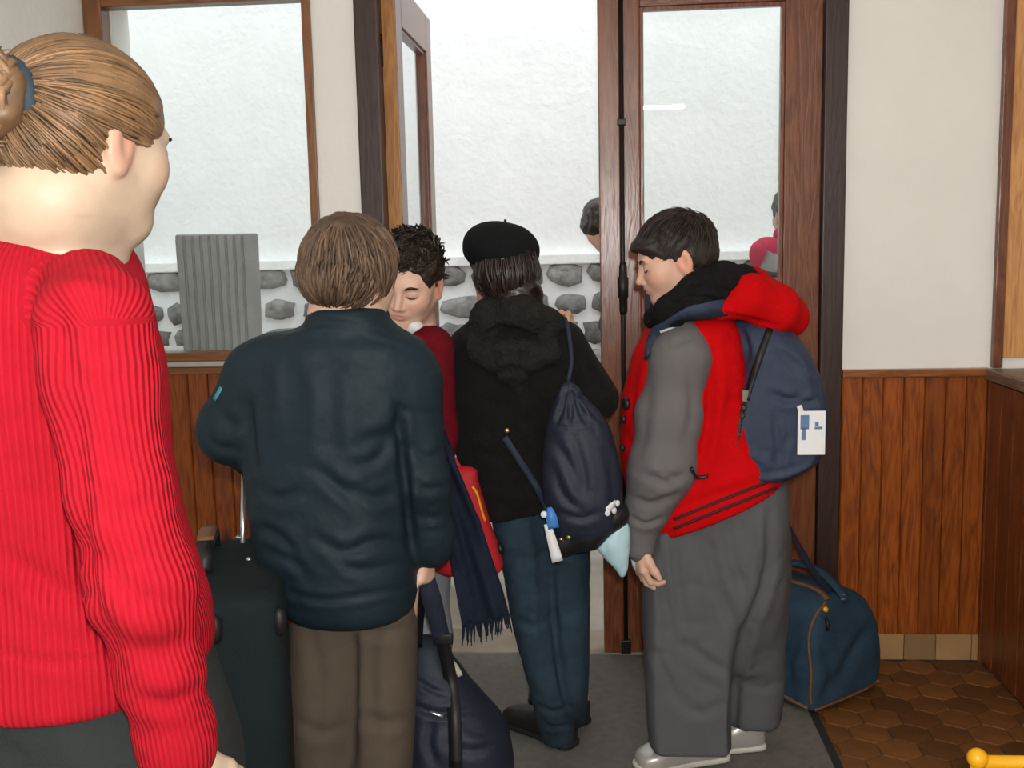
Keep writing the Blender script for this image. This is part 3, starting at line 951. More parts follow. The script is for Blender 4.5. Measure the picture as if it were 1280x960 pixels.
def sculpt_hand(f, w, d, n, th, s=1.0, curl=(.5, .55, .6, .65), thumb=(.5, .35), spread=.10):
    """w wrist, d along the hand, n out of the palm, th towards the thumb side; curl in rad for each finger's joints"""
    d = unit(d); n = unit(n - d * np.dot(n, d)); th = unit(th - d * np.dot(th, d) - n * np.dot(th, n))
    w = np.asarray(w, float)
    kn = [w + s * (d * (.074 - .004 * abs(i - 1)) + th * (.027 - .0175 * i) ) for i in range(4)]
    for i in range(4):
        f.cone(w + s * th * (.014 - .009 * i) + s * d * .008, kn[i], .0135 * s, .0115 * s, .014 * s)
    L = [(.036, .022, .018), (.041, .025, .019), (.038, .024, .019), (.029, .019, .016)]
    for i in range(4):
        a = 0; p = kn[i]; sp = th * (spread * (1.2 - .8 * i))
        for j in range(3):
            a += curl[i] * (1.0, 1.25, .8)[j]
            dr = unit(d * math.cos(a) + n * math.sin(a) + sp * math.cos(a))
            q = p + dr * L[i][j] * s
            f.cone(p, q, (.0098, .0090, .0082)[j] * s, (.0090, .0082, .0070)[j] * s, .004 * s); p = q
    p = w + s * (d * .018 + th * .022)
    dr = unit(d * math.cos(thumb[0]) * .9 + th * math.sin(thumb[0]) * 1.1 + n * thumb[1])
    for j, (ln, r0, r1) in enumerate(((.036, .0145, .0118), (.026, .0115, .0102), (.021, .0100, .0080))):
        q = p + dr * ln * s; f.cone(p, q, r0 * s, r1 * s, .008 * s); p = q
        dr = unit(dr + n * .25 + d * .25)
def shoe_geo(heel, toe, w=.075, h=.062, sole=.02, ankle_h=.085, z0=.0098):
    heel = np.array(heel, float); toe = np.array(toe, float); heel[2] = toe[2] = z0
    d = unit(toe - heel); L = np.linalg.norm(toe - heel)
    sd = np.array([-d[1], d[0], 0]); z = np.array([0, 0, 1.])
    m = .04; pts = np.array([heel, toe])
    f = Sculpt(pts.min(0) - [.08, .08, .02], pts.max(0) + [.08, .08, .13], .006)
    def st(hs):  # (along, centre, half width, height)
        return hs
    f.loft([(0, 0, .028, w * .30, .028), (.012, 0, .036, w * .42, .036), (L * .3, 0, .040, w * .44, .040), (L * .55, 0, .034, w * .46, .034), (L * .8, 0, .028, w * .52, .028), (L * .95, 0, .022, w * .40, .022), (L, 0, .018, w * .22, .018)],
           .01, n=3, u=sd, v=z, w=d, o=heel + [0, 0, .004], rnd=.008)
    f.cone(heel + d * .045 + z * .05, heel + d * .05 + z * ankle_h, .036, .034, .03)
    up = f.mesh()
    f = Sculpt(pts.min(0) - [.08, .08, .02], pts.max(0) + [.08, .08, .06], .006)
    f.loft([(0 - .004, 0, .011, w * .36, .011), (.015, 0, .011, w * .47, .011), (L * .5, 0, .011, w * .45, .011), (L * .8, 0, .011, w * .56, .011), (L, 0, .012, w * .34, .010), (L + .006, 0, .013, w * .22, .008)],
           .004, n=4, u=sd, v=z, w=d, o=heel, rnd=.004)
    return up, f.mesh()
def shoe(parent, heel, toe, m_up, m_sole, lace=None, **kw):
    up, so = shoe_geo(heel, toe, **kw)
    s = obj('shoe', up, m_up, parent); obj('sole', so, m_sole, s)
    if lace is not None:
        heel = np.asarray(heel, float).copy(); toe = np.asarray(toe, float).copy(); heel[2] = toe[2] = 0
        d = unit(toe - heel); L = np.linalg.norm(toe - heel); sd = np.array([-d[1], d[0], 0])
        gl = [tube([heel + d * L * (.42 + .09 * k) - sd * .024 + np.array([0, 0, .072 - .008 * k]), heel + d * L * (.44 + .09 * k) + np.array([0, 0, .081 - .009 * k]), heel + d * L * (.42 + .09 * k) + sd * .024 + np.array([0, 0, .072 - .008 * k])], .003, 5, 6) for k in range(4)]
        obj('laces', join(*gl), lace, s)
    return s
def bounds(*pts, m=.15):
    a = np.array(pts); return a.min(0) - m, a.max(0) + m

# ================================================================== the people
# ------------------------------------------------------------------ boy in the navy jacket, back turned
YA = 2.0
m_navyjk = material('navy_nylon', (0.0072, 0.0175, 0.0245), 0.62, var=0.12, vscale=5, bump=0.35, bscale=26, spec=0.22)
m_brown = material('brown_cotton', (0.080, 0.060, 0.043), 0.9, var=0.10, vscale=7, bump=0.15, bscale=220)
m_hairA = hair_mat('light_brown_hair', (0.105, 0.066, 0.040), .6)
floorA = PZ(440, 960)
def P2(px, py, Y): return P(px, py, Y)
baseA = np.array([P(440, 700, YA)[0], YA, 0])
A = empty('person', baseA, 'person in navy padded jacket and brown trousers, back turned, holding suitcase handle', 'person')
HA = Head(P(443, 342, YA), (.40, .88, -.16), .205).tilt(math.radians(6), 'f')
shL, elL, wrL = P(333, 462, YA), P(284, 540, YA + .01), P(318, 572, YA + .20)
shR, elR, wrR = P(508, 468, YA), P(528, 600, YA - .01), P(536, 690, YA + .02)
hpL, knL, anL = P(405, 740, YA), P(405, 930, YA + .01), np.array([P(405, 930, YA)[0] + .0, YA + .0, .088])
hpR, knR, anR = P(480, 740, YA), P(480, 930, YA + .01), np.array([P(480, 930, YA)[0] + .0, YA + .0, .088])
ch, pv, nk = P(425, 480, YA), P(440, 700, YA), P(430, 405, YA - .005)
f = Sculpt(*bounds(HA.at(0, 0, .5), shL, elL, wrL, shR, wrR, anL, anR, np.array([anL[0], YA + .15, 0]), m=.14), .012, [(*HA.box(.6), .0035), (wrR - [.05, .05, .13], wrR + [.05, .06, .03], .004)])
sculpt_head(f, HA)
f.cone(HA.at(-.12, 0, -.2), nk, .05, .052, .03)
f.chain([nk, ch, pv], [.055, .09, .095], .06, flat=((0, 1, 0), .75))
f.chain([ch + [0, 0, .05], shL, elL, wrL], [.05, .038, .030, .022], .03); f.chain([ch + [0, 0, .05], shR, elR, wrR], [.05, .038, .030, .022], .03)
f.chain([hpL, knL, anL], [.07, .05, .033], .03); f.chain([hpR, knR, anR], [.07, .05, .033], .03)
for a in (anL, anR): f.cone(a + [0, .0, -.03], a + [0, .13, -.045], .035, .026, .03)
sculpt_hand(f, wrR + [-.004, 0, .005], (-.10, .0, -1), (-.9, .3, 0), (.1, .95, 0), .86, curl=(1.35, 1.35, 1.35, 1.35), thumb=(.25, 1.3), spread=.0)
sculpt_hand(f, wrL, (.75, .45, -.1), (0, .2, -1), (.4, -.8, 0), .86, curl=(1.1, 1.1, 1.1, 1.1), thumb=(.3, .9), spread=0)
g = f.mesh()
obj('body', g, m_skin, A, attrs={'tint': skin_tint(g[0], HA)})
brows_and_lashes(HA, A, m_hairA)
# hair: full mop down to the nape
keepA = lambda q: not (q[0] > .16 and q[2] < .14 and abs(q[1]) < .36) and q[2] > -.36
capA = hair_cap(HA, [((-.09, 0, .14), (.475, .42, .43)), ((-.18, 0, -.04), (.375, .385, .33))], [((.42, 0, -.20), (.36, .42, .42)), ((.10, .40, -.24), (.14, .2, .18)), ((.10, -.40, -.24), (.14, .2, .18))], bump=.004, freq=40)
crown = unit([-.45, .1, .9])
def startA(r):
    return crown + r.normal(size=3) * .75
lkA = locks(HA, 1000, startA, lambda p: (p - crown) + np.array([0, 0, -.30]), .50, .019, (-.09, 0, .09), (.47, .415, .44), keepA, lift=(.004, .024), seed=5, steps=8, jit=.22, tones=(.45, 1.6))
lkA2 = locks(HA, 520, lambda r: np.array([-.6, 0, -.1]) + r.normal(size=3) * .55, lambda p: np.array([-.1, 0, -1.]), .34, .021, (-.18, 0, -.04), (.375, .385, .33), keepA, lift=(.03, .03), seed=6, steps=7, jit=.22, tones=(.4, 1.4))
lkA = (*join(lkA[:2], lkA2[:2]), np.concatenate([lkA[2], lkA2[2]]))
hair_object(HA, capA, lkA, m_hairA, A, .75)
# jacket
f = Sculpt(*bounds(P(240, 380, YA), P(575, 780, YA), np.array([P(400, 600, YA)[0], YA + .32, 1.0]), np.array([P(400, 600, YA)[0], YA - .1, 1.0]), m=.08), .0075)
f.rows([(398, 392, 478, .088), (412, 362, 502, .085), (430, 332, 528, .10), (455, 314, 538, .112), (500, 308, 530, .125), (560, 309, 516, .13), (620, 312, 514, .135), (680, 322, 519, .14), (720, 338, 522, .14), (748, 354, 521, .135), (764, 368, 516, .125)], YA, .12, .03, n=2.3, rnd=.02)
f.chain([P(345, 452, YA), P(326, 470, YA), P(290, 538, YA), P(322, 574, YA + .20)], [.060, .068, .064, .046], .03)
f.chain([P(500, 462, YA), P(511, 480, YA), P(527, 600, YA - .01), P(538, 668, YA + .01), P(540, 684, YA + .015)], [.062, .064, .054, .043, .042], .022)
# stand-up collar
f.rows([(380, 390, 480, .078), (396, 384, 488, .084), (412, 378, 496, .09)], YA, .08, .012, n=2.2, rnd=.012)
f.rows([(366, 404, 468, .056), (398, 404, 468, .056)], YA + .004, .056, .008, op='sub', n=2.2, rnd=0)
g = f.mesh(); g = (relax(g[0], g[1], 1), g[1])
g = crease(g, [
    ([(498, 510), (502, 560), (508, 620), (516, 690)], .009, .014), ([(309, 500), (312, 545), (316, 585)], .010, .012),
    ([(505, 518), (480, 545), (450, 552)], .012, .007), ([(500, 535), (468, 575), (440, 582)], .010, .006), ([(395, 585), (425, 612), (455, 640)], .010, .008),
    ([(430, 605), (462, 622), (490, 618)], .010, .008), ([(330, 612), (350, 622), (380, 612)], .010, .006), ([(322, 660), (350, 672), (372, 700)], .009, .006),
    ([(395, 672), (430, 690), (470, 676), (512, 682)], .010, .007), ([(335, 690), (360, 700), (385, 722)], .009, .006), ([(420, 700), (450, 712), (500, 706)], .009, .005),
    ([(336, 430), (345, 470), (342, 540)], .012, -.004), ([(380, 440), (395, 500), (390, 560)], .018, -.006), ([(352, 412), (420, 404), (500, 418)], .006, .004),
    ([(350, 738), (410, 750), (518, 732)], .006, .005), ([(440, 440), (430, 520), (445, 580)], .018, -.004),
    ([(512, 560), (535, 572), (558, 562)], .008, .005), ([(515, 600), (535, 612), (556, 606)], .008, .005), ([(520, 640), (540, 648), (558, 642)], .007, .004),
    ([(258, 545), (275, 560), (300, 562)], .008, .005), ([(270, 510), (290, 530), (306, 530)], .010, .005), ([(530, 664), (556, 662)], .004, .003)])
g = wrinkle(g, .0030, (9, 9, 15), 2)
jA = obj('jacket', g, m_navyjk, A)
tA = hits([jA])
m_teal = material('teal_thread', (0.05, 0.22, 0.28), 0.6)
c, n = on(tA, 273, 492, .001, YA); obj('emblem', ribbon([c + [-.008, 0, -.012], c + [.008, 0, .012]], .011, .003, n, 4), m_teal, jA)
# trousers
f = Sculpt(*bounds(P(355, 720, YA), P(530, 720, YA), np.array([anL[0], YA, .02]), m=.12), .008)
for rws in ([(722, 368, 456), (760, 366, 452), (850, 362, 444), (960, 369, 440), (1050, 374, 440), (1112, 378, 440)],
            [(722, 432, 521), (760, 436, 521), (850, 440, 520), (960, 442, 515), (1050, 444, 512), (1112, 446, 510)]):
    f.rows(rws, YA, .085, .03, n=2.3, rnd=.008)
g = f.mesh(); g = crease(g, [([(442, 780), (442, 860), (441, 958)], .010, .010), ([(385, 775), (400, 850), (395, 920)], .014, .006), ([(470, 770), (462, 840), (470, 930)], .014, .006), ([(440, 775), (470, 790), (515, 785)], .012, .006), ([(372, 900), (400, 915), (436, 905)], .012, .005), ([(445, 890), (480, 905), (514, 893)], .012, .005)])
g = wrinkle(g, .003, (9, 9, 13), 7)
obj('trousers', g, m_brown, A)
m_blackshoe = material('black_leather', (0.014, 0.013, 0.013), 0.4)
m_blacksole = material('black_sole', (0.012, 0.012, 0.012), 0.8)
for a in (anL, anR):
    shoe(A, [a[0], YA - .07, 0], [a[0], YA + .16, 0], m_blackshoe, m_blacksole)

# ------------------------------------------------------------------ boy in burgundy, facing the room
YBy = 2.47
m_burg = material('burgundy_wool', (0.13, 0.005, 0.012), 0.95, var=0.15, vscale=30, bump=0.4, bscale=260, spec=.12)
m_shirt = material('white_cotton', (0.75, 0.75, 0.76), 0.8)
m_greytr = material('pale_grey_trousers', (0.24, 0.25, 0.27), 0.85)
m_hairB = hair_mat('dark_brown_hair', (0.030, 0.021, 0.015))
baseB = np.array([P(515, 600, YBy)[0], YBy, 0])
B = empty('person', baseB, 'person in burgundy sweater with spiky dark hair, facing the room, looking down', 'person')
HB = Head(P(511, 352, YBy - .02), (-.13, -.93, -.36), .212).tilt(math.radians(-8), 'f')
nkB, chB, pvB = P(511, 412, YBy + .045), P(512, 480, YBy + .03), P(515, 640, YBy + .03)
sLB, eLB, wLB = P(541, 434, YBy + .02), P(548, 540, YBy + .03), P(548, 610, YBy - .02)
sRB, eRB, wRB = P(466, 440, YBy + .02), P(455, 550, YBy + .03), P(462, 625, YBy - .03)
hL_, hR_ = P(528, 650, YBy + .03), P(500, 650, YBy + .03)
aL_, aR_ = np.array([P(532, 800, YBy)[0], YBy + .05, .088]), np.array([P(500, 800, YBy)[0], YBy + .05, .088])
f = Sculpt(*bounds(HB.at(0, 0, .5), sLB, sRB, eRB, aL_ - [0, .15, .07], m=.12), .012, [(*HB.box(.6), .0028)])
sculpt_head(f, HB)
f.cone(HB.at(-.12, 0, -.2), nkB, .046, .05, .03); f.chain([nkB, chB, pvB], [.05, .085, .085], .06, flat=((0, 1, 0), .75))
f.chain([chB + [0, 0, .06], sLB, eLB, wLB], [.045, .034, .028, .022], .03); f.chain([chB + [0, 0, .06], sRB, eRB, wRB], [.045, .034, .028, .022], .03)
for h_, a_ in ((hL_, aL_), (hR_, aR_)):
    f.chain([h_, (h_ + a_) / 2 + [0, -.01, 0], a_], [.06, .045, .03], .03); f.cone(a_ + [0, 0, -.03], a_ + [0, -.12, -.045], .034, .026, .03)
sculpt_hand(f, wLB, (0, -.2, -1), (-.4, -.8, 0), (-.8, .2, 0), .86); sculpt_hand(f, wRB, (.2, -.3, -1), (.4, -.8, 0), (.8, .2, 0), .86)
g = f.mesh(); obj('body', g, m_skin, B, attrs={'tint': skin_tint(g[0], HB, (1.0, .98, .98))})
brows_and_lashes(HB, B, m_hairB)
keepB = lambda q: not (q[0] > .13 and q[2] < .27) and q[2] > -.2
capB = hair_cap(HB, [((-.08, 0, .155), (.45, .37, .385)), ((-.16, 0, 0), (.35, .36, .25))], [((.46, 0, -.06), (.40, .36, .36)), ((.08, .40, -.2), (.14, .2, .2)), ((.08, -.40, -.2), (.14, .2, .2))], bump=.004, freq=60)
lkB = locks(HB, 620, lambda r: np.array([.35, 0, .9]) + r.normal(size=3) * .6, lambda p: np.array([.5, 0, .35]), .20, .016, (-.08, 0, .155), (.45, .37, .38), keepB, lift=(-.01, .085), seed=9, steps=5, jit=.5, tones=(.5, 1.5), tip=.05)
hair_object(HB, capB, lkB, m_hairB, B, .8)
f = Sculpt(*bounds(P(440, 390, YBy), P(580, 670, YBy), m=.16), .007)
f.rows([(402, 488, 534, .055), (414, 470, 545, .088), (436, 455, 553, .09), (500, 456, 556, .10), (580, 456, 558, .105), (640, 458, 556, .11), (662, 462, 552, .10)], YBy + .03, .1, .03, n=2.3)
f.chain([sLB, eLB, wLB + [0, 0, .02]], [.052, .046, .036], .025); f.chain([sRB, eRB, wRB + [0, 0, .02]], [.052, .046, .036], .025)
f.cone(P(505, 398, YBy - .06), P(512, 425, YBy - .10), .026, .008, .02, 'sub')
g = wrinkle(f.mesh(), .003, (11, 11, 15), 4); sB = obj('sweater', g, m_burg, B)
tB = hits([sB])
for sgn in (1, -1):
    q0, n0 = on(tB, 508 + 3 * sgn, 418, .006, YBy - .07); q1 = P(508 + 17 * sgn, 402, YBy - .045)
    obj('shirt_collar', ribbon([q0, (q0 + q1) / 2 + [0, -.012, .004], q1], [.012, .03, .028], .005, (0, -1, .25), 8), m_shirt, B)
f = Sculpt(*bounds(P(460, 640, YBy), P(570, 640, YBy), np.array([aL_[0], YBy, .02]), m=.14), .009)
for h_, a_ in ((hL_, aL_), (hR_, aR_)):
    f.chain([h_ + [0, 0, .03], (h_ + a_) / 2 + [0, -.01, 0], a_ + [0, 0, .0]], [.078, .058, .048], .04)
obj('trousers', wrinkle(f.mesh(), .003, (9, 9, 13), 6), m_greytr, B)
for a_ in (aL_, aR_): shoe(B, [a_[0], YBy + .12, 0], [a_[0], YBy - .09, 0], m_blackshoe, m_blacksole)

# ------------------------------------------------------------------ child in black coat and beret, back turned
YC = 2.62
m_black = material('black_wool', (0.0085, 0.0080, 0.0075), 0.95, var=0.25, vscale=25, bump=0.5, bscale=240, spec=0.15, sheen=0.03)
m_fur = material('dark_fur', (0.0085, 0.0068, 0.0055), 0.9, var=0.5, vscale=30, bump=0.9, bscale=90)
m_jean = material('dark_denim', (0.016, 0.038, 0.058), 0.85, var=0.28, vscale=14, bump=0.25, bscale=300, hue2=(0.010, 0.024, 0.038))
m_beret = material('black_felt', (0.0075, 0.0090, 0.0095), 0.95, var=0.1, bump=0.3, bscale=300, spec=0.15)
m_hairC = hair_mat('blackish_hair', (0.013, 0.008, 0.007), .35)
baseC = np.array([P(690, 800, YC)[0], YC, 0])
C_ = empty('person', baseC, 'person in black coat, black beret and dark jeans, back turned', 'person')
HC = Head(P(627, 336, YC), (-.42, .88, -.12), .205)
nkC, chC, pvC = P(632, 392, YC), P(640, 460, YC), P(665, 620, YC)
sRc, eRc, wRc = P(706, 428, YC), P(747, 498, YC - .02), P(710, 424, YC + .09)
sLc, eLc, wLc = P(586, 438, YC), P(584, 540, YC + .02), P(612, 560, YC + .22)
aLc = np.append(PZ(700, 930)[:2], .088); aRc = np.append(PZ(722, 905)[:2], .088)
hLc, hRc = P(650, 640, YC), P(700, 640, YC)
f = Sculpt(*bounds(HC.at(0, 0, .5), sLc, eRc, eLc, wLc, aLc - [.16, 0, .07], aRc, m=.13), .012, [(*HC.box(.6), .0035), (wRc - [.06, .08, .03], wRc + [.06, .06, .11], .004)])
sculpt_head(f, HC); f.cone(HC.at(-.12, 0, -.2), nkC, .045, .05, .03)
f.chain([nkC, chC, pvC], [.05, .085, .07], .06, flat=((0, 1, 0), .75))
f.chain([chC + [0, 0, .05], sRc, eRc, wRc], [.045, .034, .028, .022], .03); f.chain([chC + [0, 0, .05], sLc, eLc, wLc], [.045, .034, .028, .022], .03)
for h_, a_ in ((hLc, aLc), (hRc, aRc)):
    f.chain([h_, (h_ + a_) / 2, a_], [.045, .04, .03], .03); f.cone(a_ + [0, 0, -.03], a_ + [-.11, .06, -.045], .032, .025, .03)
sculpt_hand(f, wRc, (-.25, -.15, 1), (-.2, -1, 0), (-1, 0, 0), .84, curl=(.9, .9, .9, .9)); sculpt_hand(f, wLc, (.5, .8, 0), (0, .3, -1), (.8, -.4, 0), .84)
g = f.mesh(); obj('body', g, m_skin, C_, attrs={'tint': skin_tint(g[0], HC, (.95, .85, .8))})
brows_and_lashes(HC, C_, m_hairC)
keepC = lambda q: not (q[0] > .22 and q[2] < .2) and q[2] > -.75
capC = hair_cap(HC, [((-.09, 0, .14), (.46, .40, .40)), ((-.20, 0, -.12), (.33, .40, .34)), ((-.30, -.10, -.36), (.24, .30, .24))], [((.44, 0, -.20), (.36, .40, .42)), ((.10, .42, -.22), (.12, .2, .16))], bump=.006, freq=34)
lkC = locks(HC, 420, lambda r: np.array([-.8, 0, .1]) + r.normal(size=3) * .5, lambda p: np.array([0, 0, -1.]), .55, .020, (-.15, 0, -.06), (.40, .40, .42), keepC, lift=(0, .01), seed=12, steps=8, jit=.25, tones=(.5, 2.6))
hair_object(HC, capC, lkC, m_hairC, C_, .8)
# beret
f = Sculpt(*bounds(P(575, 270, YC), P(680, 360, YC), m=.12), .005)
bc = P(627, 308, YC); bu = unit(np.array([.16, .10, 1])); bl = unit(np.cross(bu, (0, 1, 0)))
f.ball(bc, (.097, .115, .062), .01, 'add', np.array([bl, np.cross(bu, bl), bu]))
f.ball(bc - bu * .020, (.090, .108, .050), .02, 'add', np.array([bl, np.cross(bu, bl), bu]))
g = wrinkle(f.mesh(), .002, (14, 14, 14), 3, ridge=False); be = obj('beret', g, m_beret, C_)
obj('stalk', tube([bc + bu * .058, bc + bu * .068], [.004, .003], 6), m_beret, be)
# coat
f = Sculpt(*bounds(P(550, 370, YC), P(780, 655, YC), wLc, m=.12), .0075)
f.rows([(386, 606, 672, .065), (400, 586, 698, .08), (424, 568, 718, .10), (470, 562, 724, .115), (540, 566, 716, .118), (590, 578, 712, .12), (630, 596, 712, .125), (645, 602, 708, .12)], YC, .11, .03, n=2.3)
f.chain([sRc, eRc + [0, 0, 0], wRc], [.054, .048, .038], .025); f.chain([sLc, eLc, wLc], [.054, .050, .040], .025)
f.chain([P(604, 398, YC - .04), P(636, 386, YC - .07), P(672, 396, YC - .04)], [.03, .034, .03], .03)
f.plane(P(600, 645, YC), (.2, 0, -1))
g = crease(f.mesh(), [([(716, 440), (722, 500), (716, 560)], .009, .010), ([(578, 560), (620, 572), (670, 560)], .012, .005), ([(590, 602), (640, 612), (700, 600)], .010, .004)])
g = wrinkle(g, .003, (10, 10, 14), 11); coC = obj('coat', g, m_black, C_)
f = Sculpt(*bounds(P(565, 370, YC - .1), P(720, 480, YC - .1), m=.12), .0055)
f.chain([P(592, 420, YC - .06), P(612, 396, YC - .07), P(650, 390, YC - .085), P(690, 404, YC - .06)], [.030, .040, .042, .034], .03)
f.chain([P(600, 440, YC - .09), P(640, 452, YC - .115), P(684, 440, YC - .095)], [.035, .042, .035], .03)
f.cone(P(640, 455, YC - .11), P(648, 486, YC - .10), .034, .018, .03)
g = crease(f.mesh(), [([(590, 428), (630, 412), (680, 428)], .008, .012), ([(600, 452), (635, 440), (672, 452)], .008, .010), ([(612, 472), (640, 462), (668, 470)], .007, .009), ([(640, 420), (655, 440), (650, 470)], .006, .008)])
g = wrinkle(g, .006, (34, 34, 40), 5, oct=3); obj('hood', g, m_fur, C_)
# jeans
f = Sculpt(*bounds(P(600, 615, YC), P(745, 615, YC), aLc, aRc, m=.12), .0075)
f.rows([(625, 610, 676, .09), (700, 625, 684, .088), (780, 641, 692, .078), (850, 658, 705, .07), (924, 678, 722, .062, aLc[1])], YC, .08, .03, n=2.2, rnd=.006)
f.rows([(625, 655, 735, .09), (700, 672, 738, .088), (780, 688, 737, .078), (850, 700, 736, .07), (898, 706, 734, .06, aRc[1])], YC + .03, .08, .03, n=2.2, rnd=.006)
g = crease(f.mesh(), [([(690, 690), (692, 770), (702, 850), (716, 905)], .009, .010), ([(625, 690), (655, 700), (685, 692)], .012, .004), ([(642, 770), (664, 782), (690, 774)], .010, .005), ([(668, 880), (690, 890), (716, 882)], .007, .006), ([(672, 902), (694, 910), (718, 902)], .006, .005), ([(662, 660), (668, 720), (672, 800)], .012, -.004)])
g = wrinkle(g, .003, (10, 10, 16), 8); obj('trousers', g, m_jean, C_)
shoe(C_, PZ(716, 940), PZ(634, 905), m_blackshoe, m_blacksole, w=.078)
shoe(C_, PZ(730, 912), PZ(668, 880), m_blackshoe, m_blacksole, w=.078)

# ------------------------------------------------------------------ boy in the red and grey jacket, side on
YD = 2.60
m_red = material('red_fleece', (0.52, 0.002, 0.004), 0.9, var=0.10, vscale=12, bump=0.25, bscale=260, spec=0.1)
m_greysl = material('grey_sleeve_cloth', (0.125, 0.118, 0.120), 0.85, var=0.07, vscale=8, bump=0.15, bscale=240)
m_greypt = material('grey_track_cloth', (0.088, 0.090, 0.097), 0.85, var=0.06, vscale=8, bump=0.1, bscale=240)
m_fleeceblk = material('black_fleece', (0.0085, 0.0085, 0.0085), 0.95, var=0.3, vscale=30, bump=0.8, bscale=120, spec=0.15)
m_stripe = material('dark_red_stripe', (0.06, 0.006, 0.010), 0.8)
m_hairD = hair_mat('short_dark_hair', (0.020, 0.0135, 0.010), .6)
m_silver = material('silver_shoe', (0.52, 0.50, 0.47), 0.32, var=0.12, metal=0.35)
m_whitesole = material('white_sole', (0.62, 0.59, 0.53), 0.6)
m_sock = material('white_sock', (0.72, 0.68, 0.64), 0.9)
baseD = np.array([P(890, 800, YD)[0], YD, 0])
D = empty('person', baseD, 'person in red jacket with grey sleeves and baggy grey trousers, side on, looking down', 'person')
HD = Head(P(842, 324, YD - .02), (-.96, -.10, -.30), .213)
nkD, chD, pvD = P(868, 392, YD), P(868, 470, YD), P(892, 640, YD)
YN, YF = YD - .12, YD + .13                              # near and far arm
sN, eN, wN = P(852, 432, YN), P(836, 568, YN), P(800, 676, YN)
sF, eF, wF = P(862, 430, YF), P(880, 560, YF + .02), P(900, 640, YF + .02)
aN, aF = np.append(PZ(888, 952)[:2], .088), np.append(PZ(940, 938)[:2], .088)
hN, hF = P(872, 640, YD - .035), P(908, 640, YD + .05)
f = Sculpt(*bounds(HD.at(0, 0, .5), HD.at(.5, 0, 0), sN, eN, wN - [0, 0, .12], eF, aN - [.2, 0, .07], aF, m=.11), .012, [(*HD.box(.6), .0026), (wN - [.06, .05, .14], wN + [.05, .05, .02], .0035)])
sculpt_head(f, HD); f.cone(HD.at(-.16, 0, -.18), nkD, .05, .055, .03)
f.chain([nkD, chD, pvD], [.055, .09, .07], .06)
f.chain([chD + [0, 0, .05], sN, eN, wN], [.04, .034, .028, .023], .03); f.chain([chD + [0, 0, .05], sF, eF, wF], [.04, .034, .028, .023], .03)
for h_, a_ in ((hN, aN), (hF, aF)):
    f.chain([h_, (h_ + a_) / 2 + [-.01, 0, 0], a_], [.055, .045, .033], .03); f.cone(a_ + [0, 0, -.03], a_ + [-.13, -.01, -.045], .034, .026, .03)
sculpt_hand(f, wN + [0, 0, -.004], (-.02, .0, -1), (.9, .35, .0), (.45, -.6, 0), .92, curl=(.55, .45, .42, .40), thumb=(.35, .35), spread=.03)
sculpt_hand(f, wF, (.3, 0, -1), (-.8, -.3, 0), (-.3, .8, 0), .9, curl=(1, 1, 1, 1))
g = f.mesh(); obj('body', g, m_skin, D, attrs={'tint': skin_tint(g[0], HD, (1.02, .97, .94))})
brows_and_lashes(HD, D, m_hairD)
keepD = lambda q: not (q[0] > .20 and q[2] < .17) and not (q[0] > .0 and q[2] < .02) and q[2] > -.30
capD = hair_cap(HD, [((-.075, 0, .155), (.455, .375, .385)), ((-.20, 0, -.02), (.33, .355, .27)), ((.26, 0, .25), (.17, .28, .13))], [((.50, 0, -.12), (.37, .40, .36)), ((.08, .42, -.24), (.165, .22, .25)), ((.08, -.42, -.24), (.165, .22, .25))], h=.0035, bump=.003, freq=60)
crD = unit([-.5, 0, .85])
lkD = locks(HD, 900, lambda r: crD + r.normal(size=3) * .7, lambda p: (p - crD) + np.array([.25, 0, -.1]), .22, .012, (-.075, 0, .13), (.455, .375, .40), keepD, lift=(.004, .03), seed=15, steps=6, jit=.3, tones=(.5, 2.0), tip=.1)
hair_object(HD, capD, lkD, m_hairD, D, .85)
# jacket body
f = Sculpt(*bounds(P(760, 370, YN), P(1005, 700, YD), P(900, 500, YF), m=.10), .0075)
f.rows([(392, 820, 915, .10), (412, 806, 925, .135), (440, 792, 932, .15), (490, 780, 940, .15), (540, 776, 955, .15), (590, 778, 975, .15), (630, 790, 990, .155), (665, 806, 990, .15), (690, 816, 985, .15)], YD, .14, .03, n=2.4)
f.chain([sF, eF, wF], [.06, .055, .042], .03)
f.plane(P(822, 678, YD - .1), (.40, 0, -.92), .012)
g = crease(f.mesh(), [([(884, 440), (888, 500), (880, 560), (862, 600)], .010, .012), ([(840, 640), (890, 622), (960, 600)], .012, .005), ([(900, 420), (905, 480), (900, 540)], .012, -.004), ([(806, 420), (790, 480), (784, 540)], .010, .006)])
g = wrinkle(g, .003, (9, 9, 13), 13); jD = obj('jacket', g, m_red, D)
# grey sleeve with ribbed cuff
f = Sculpt(*bounds(sN, eN, wN, m=.12), .006)
f.chain([P(856, 424, YN + .03), P(851, 448, YN), P(836, 520, YN), P(828, 585, YN - .005), P(808, 640, YN)], [.050, .068, .074, .077, .056], .03)
f.chain([P(808, 640, YN), P(802, 662, YN), P(800, 684, YN)], [.050, .039, .037], .012)
g = crease(f.mesh(), [([(800, 590), (830, 602), (856, 592)], .010, .008), ([(790, 622), (815, 630), (846, 618)], .009, .008), ([(786, 645), (806, 655), (828, 648)], .006, .007), ([(812, 470), (806, 530), (796, 580)], .014, .005), ([(862, 450), (866, 510), (856, 560)], .012, .005), ([(806, 605), (828, 590), (850, 600)], .006, .004), ([(830, 420), (842, 430), (866, 420)], .008, .004)])
g = wrinkle(g, .003, (12, 12, 16), 9); slD = obj('sleeve', g, m_greysl, D)
tD = hits([jD, slD])
m_patch = material('white_patch', (0.6, 0.6, 0.6), 0.7)
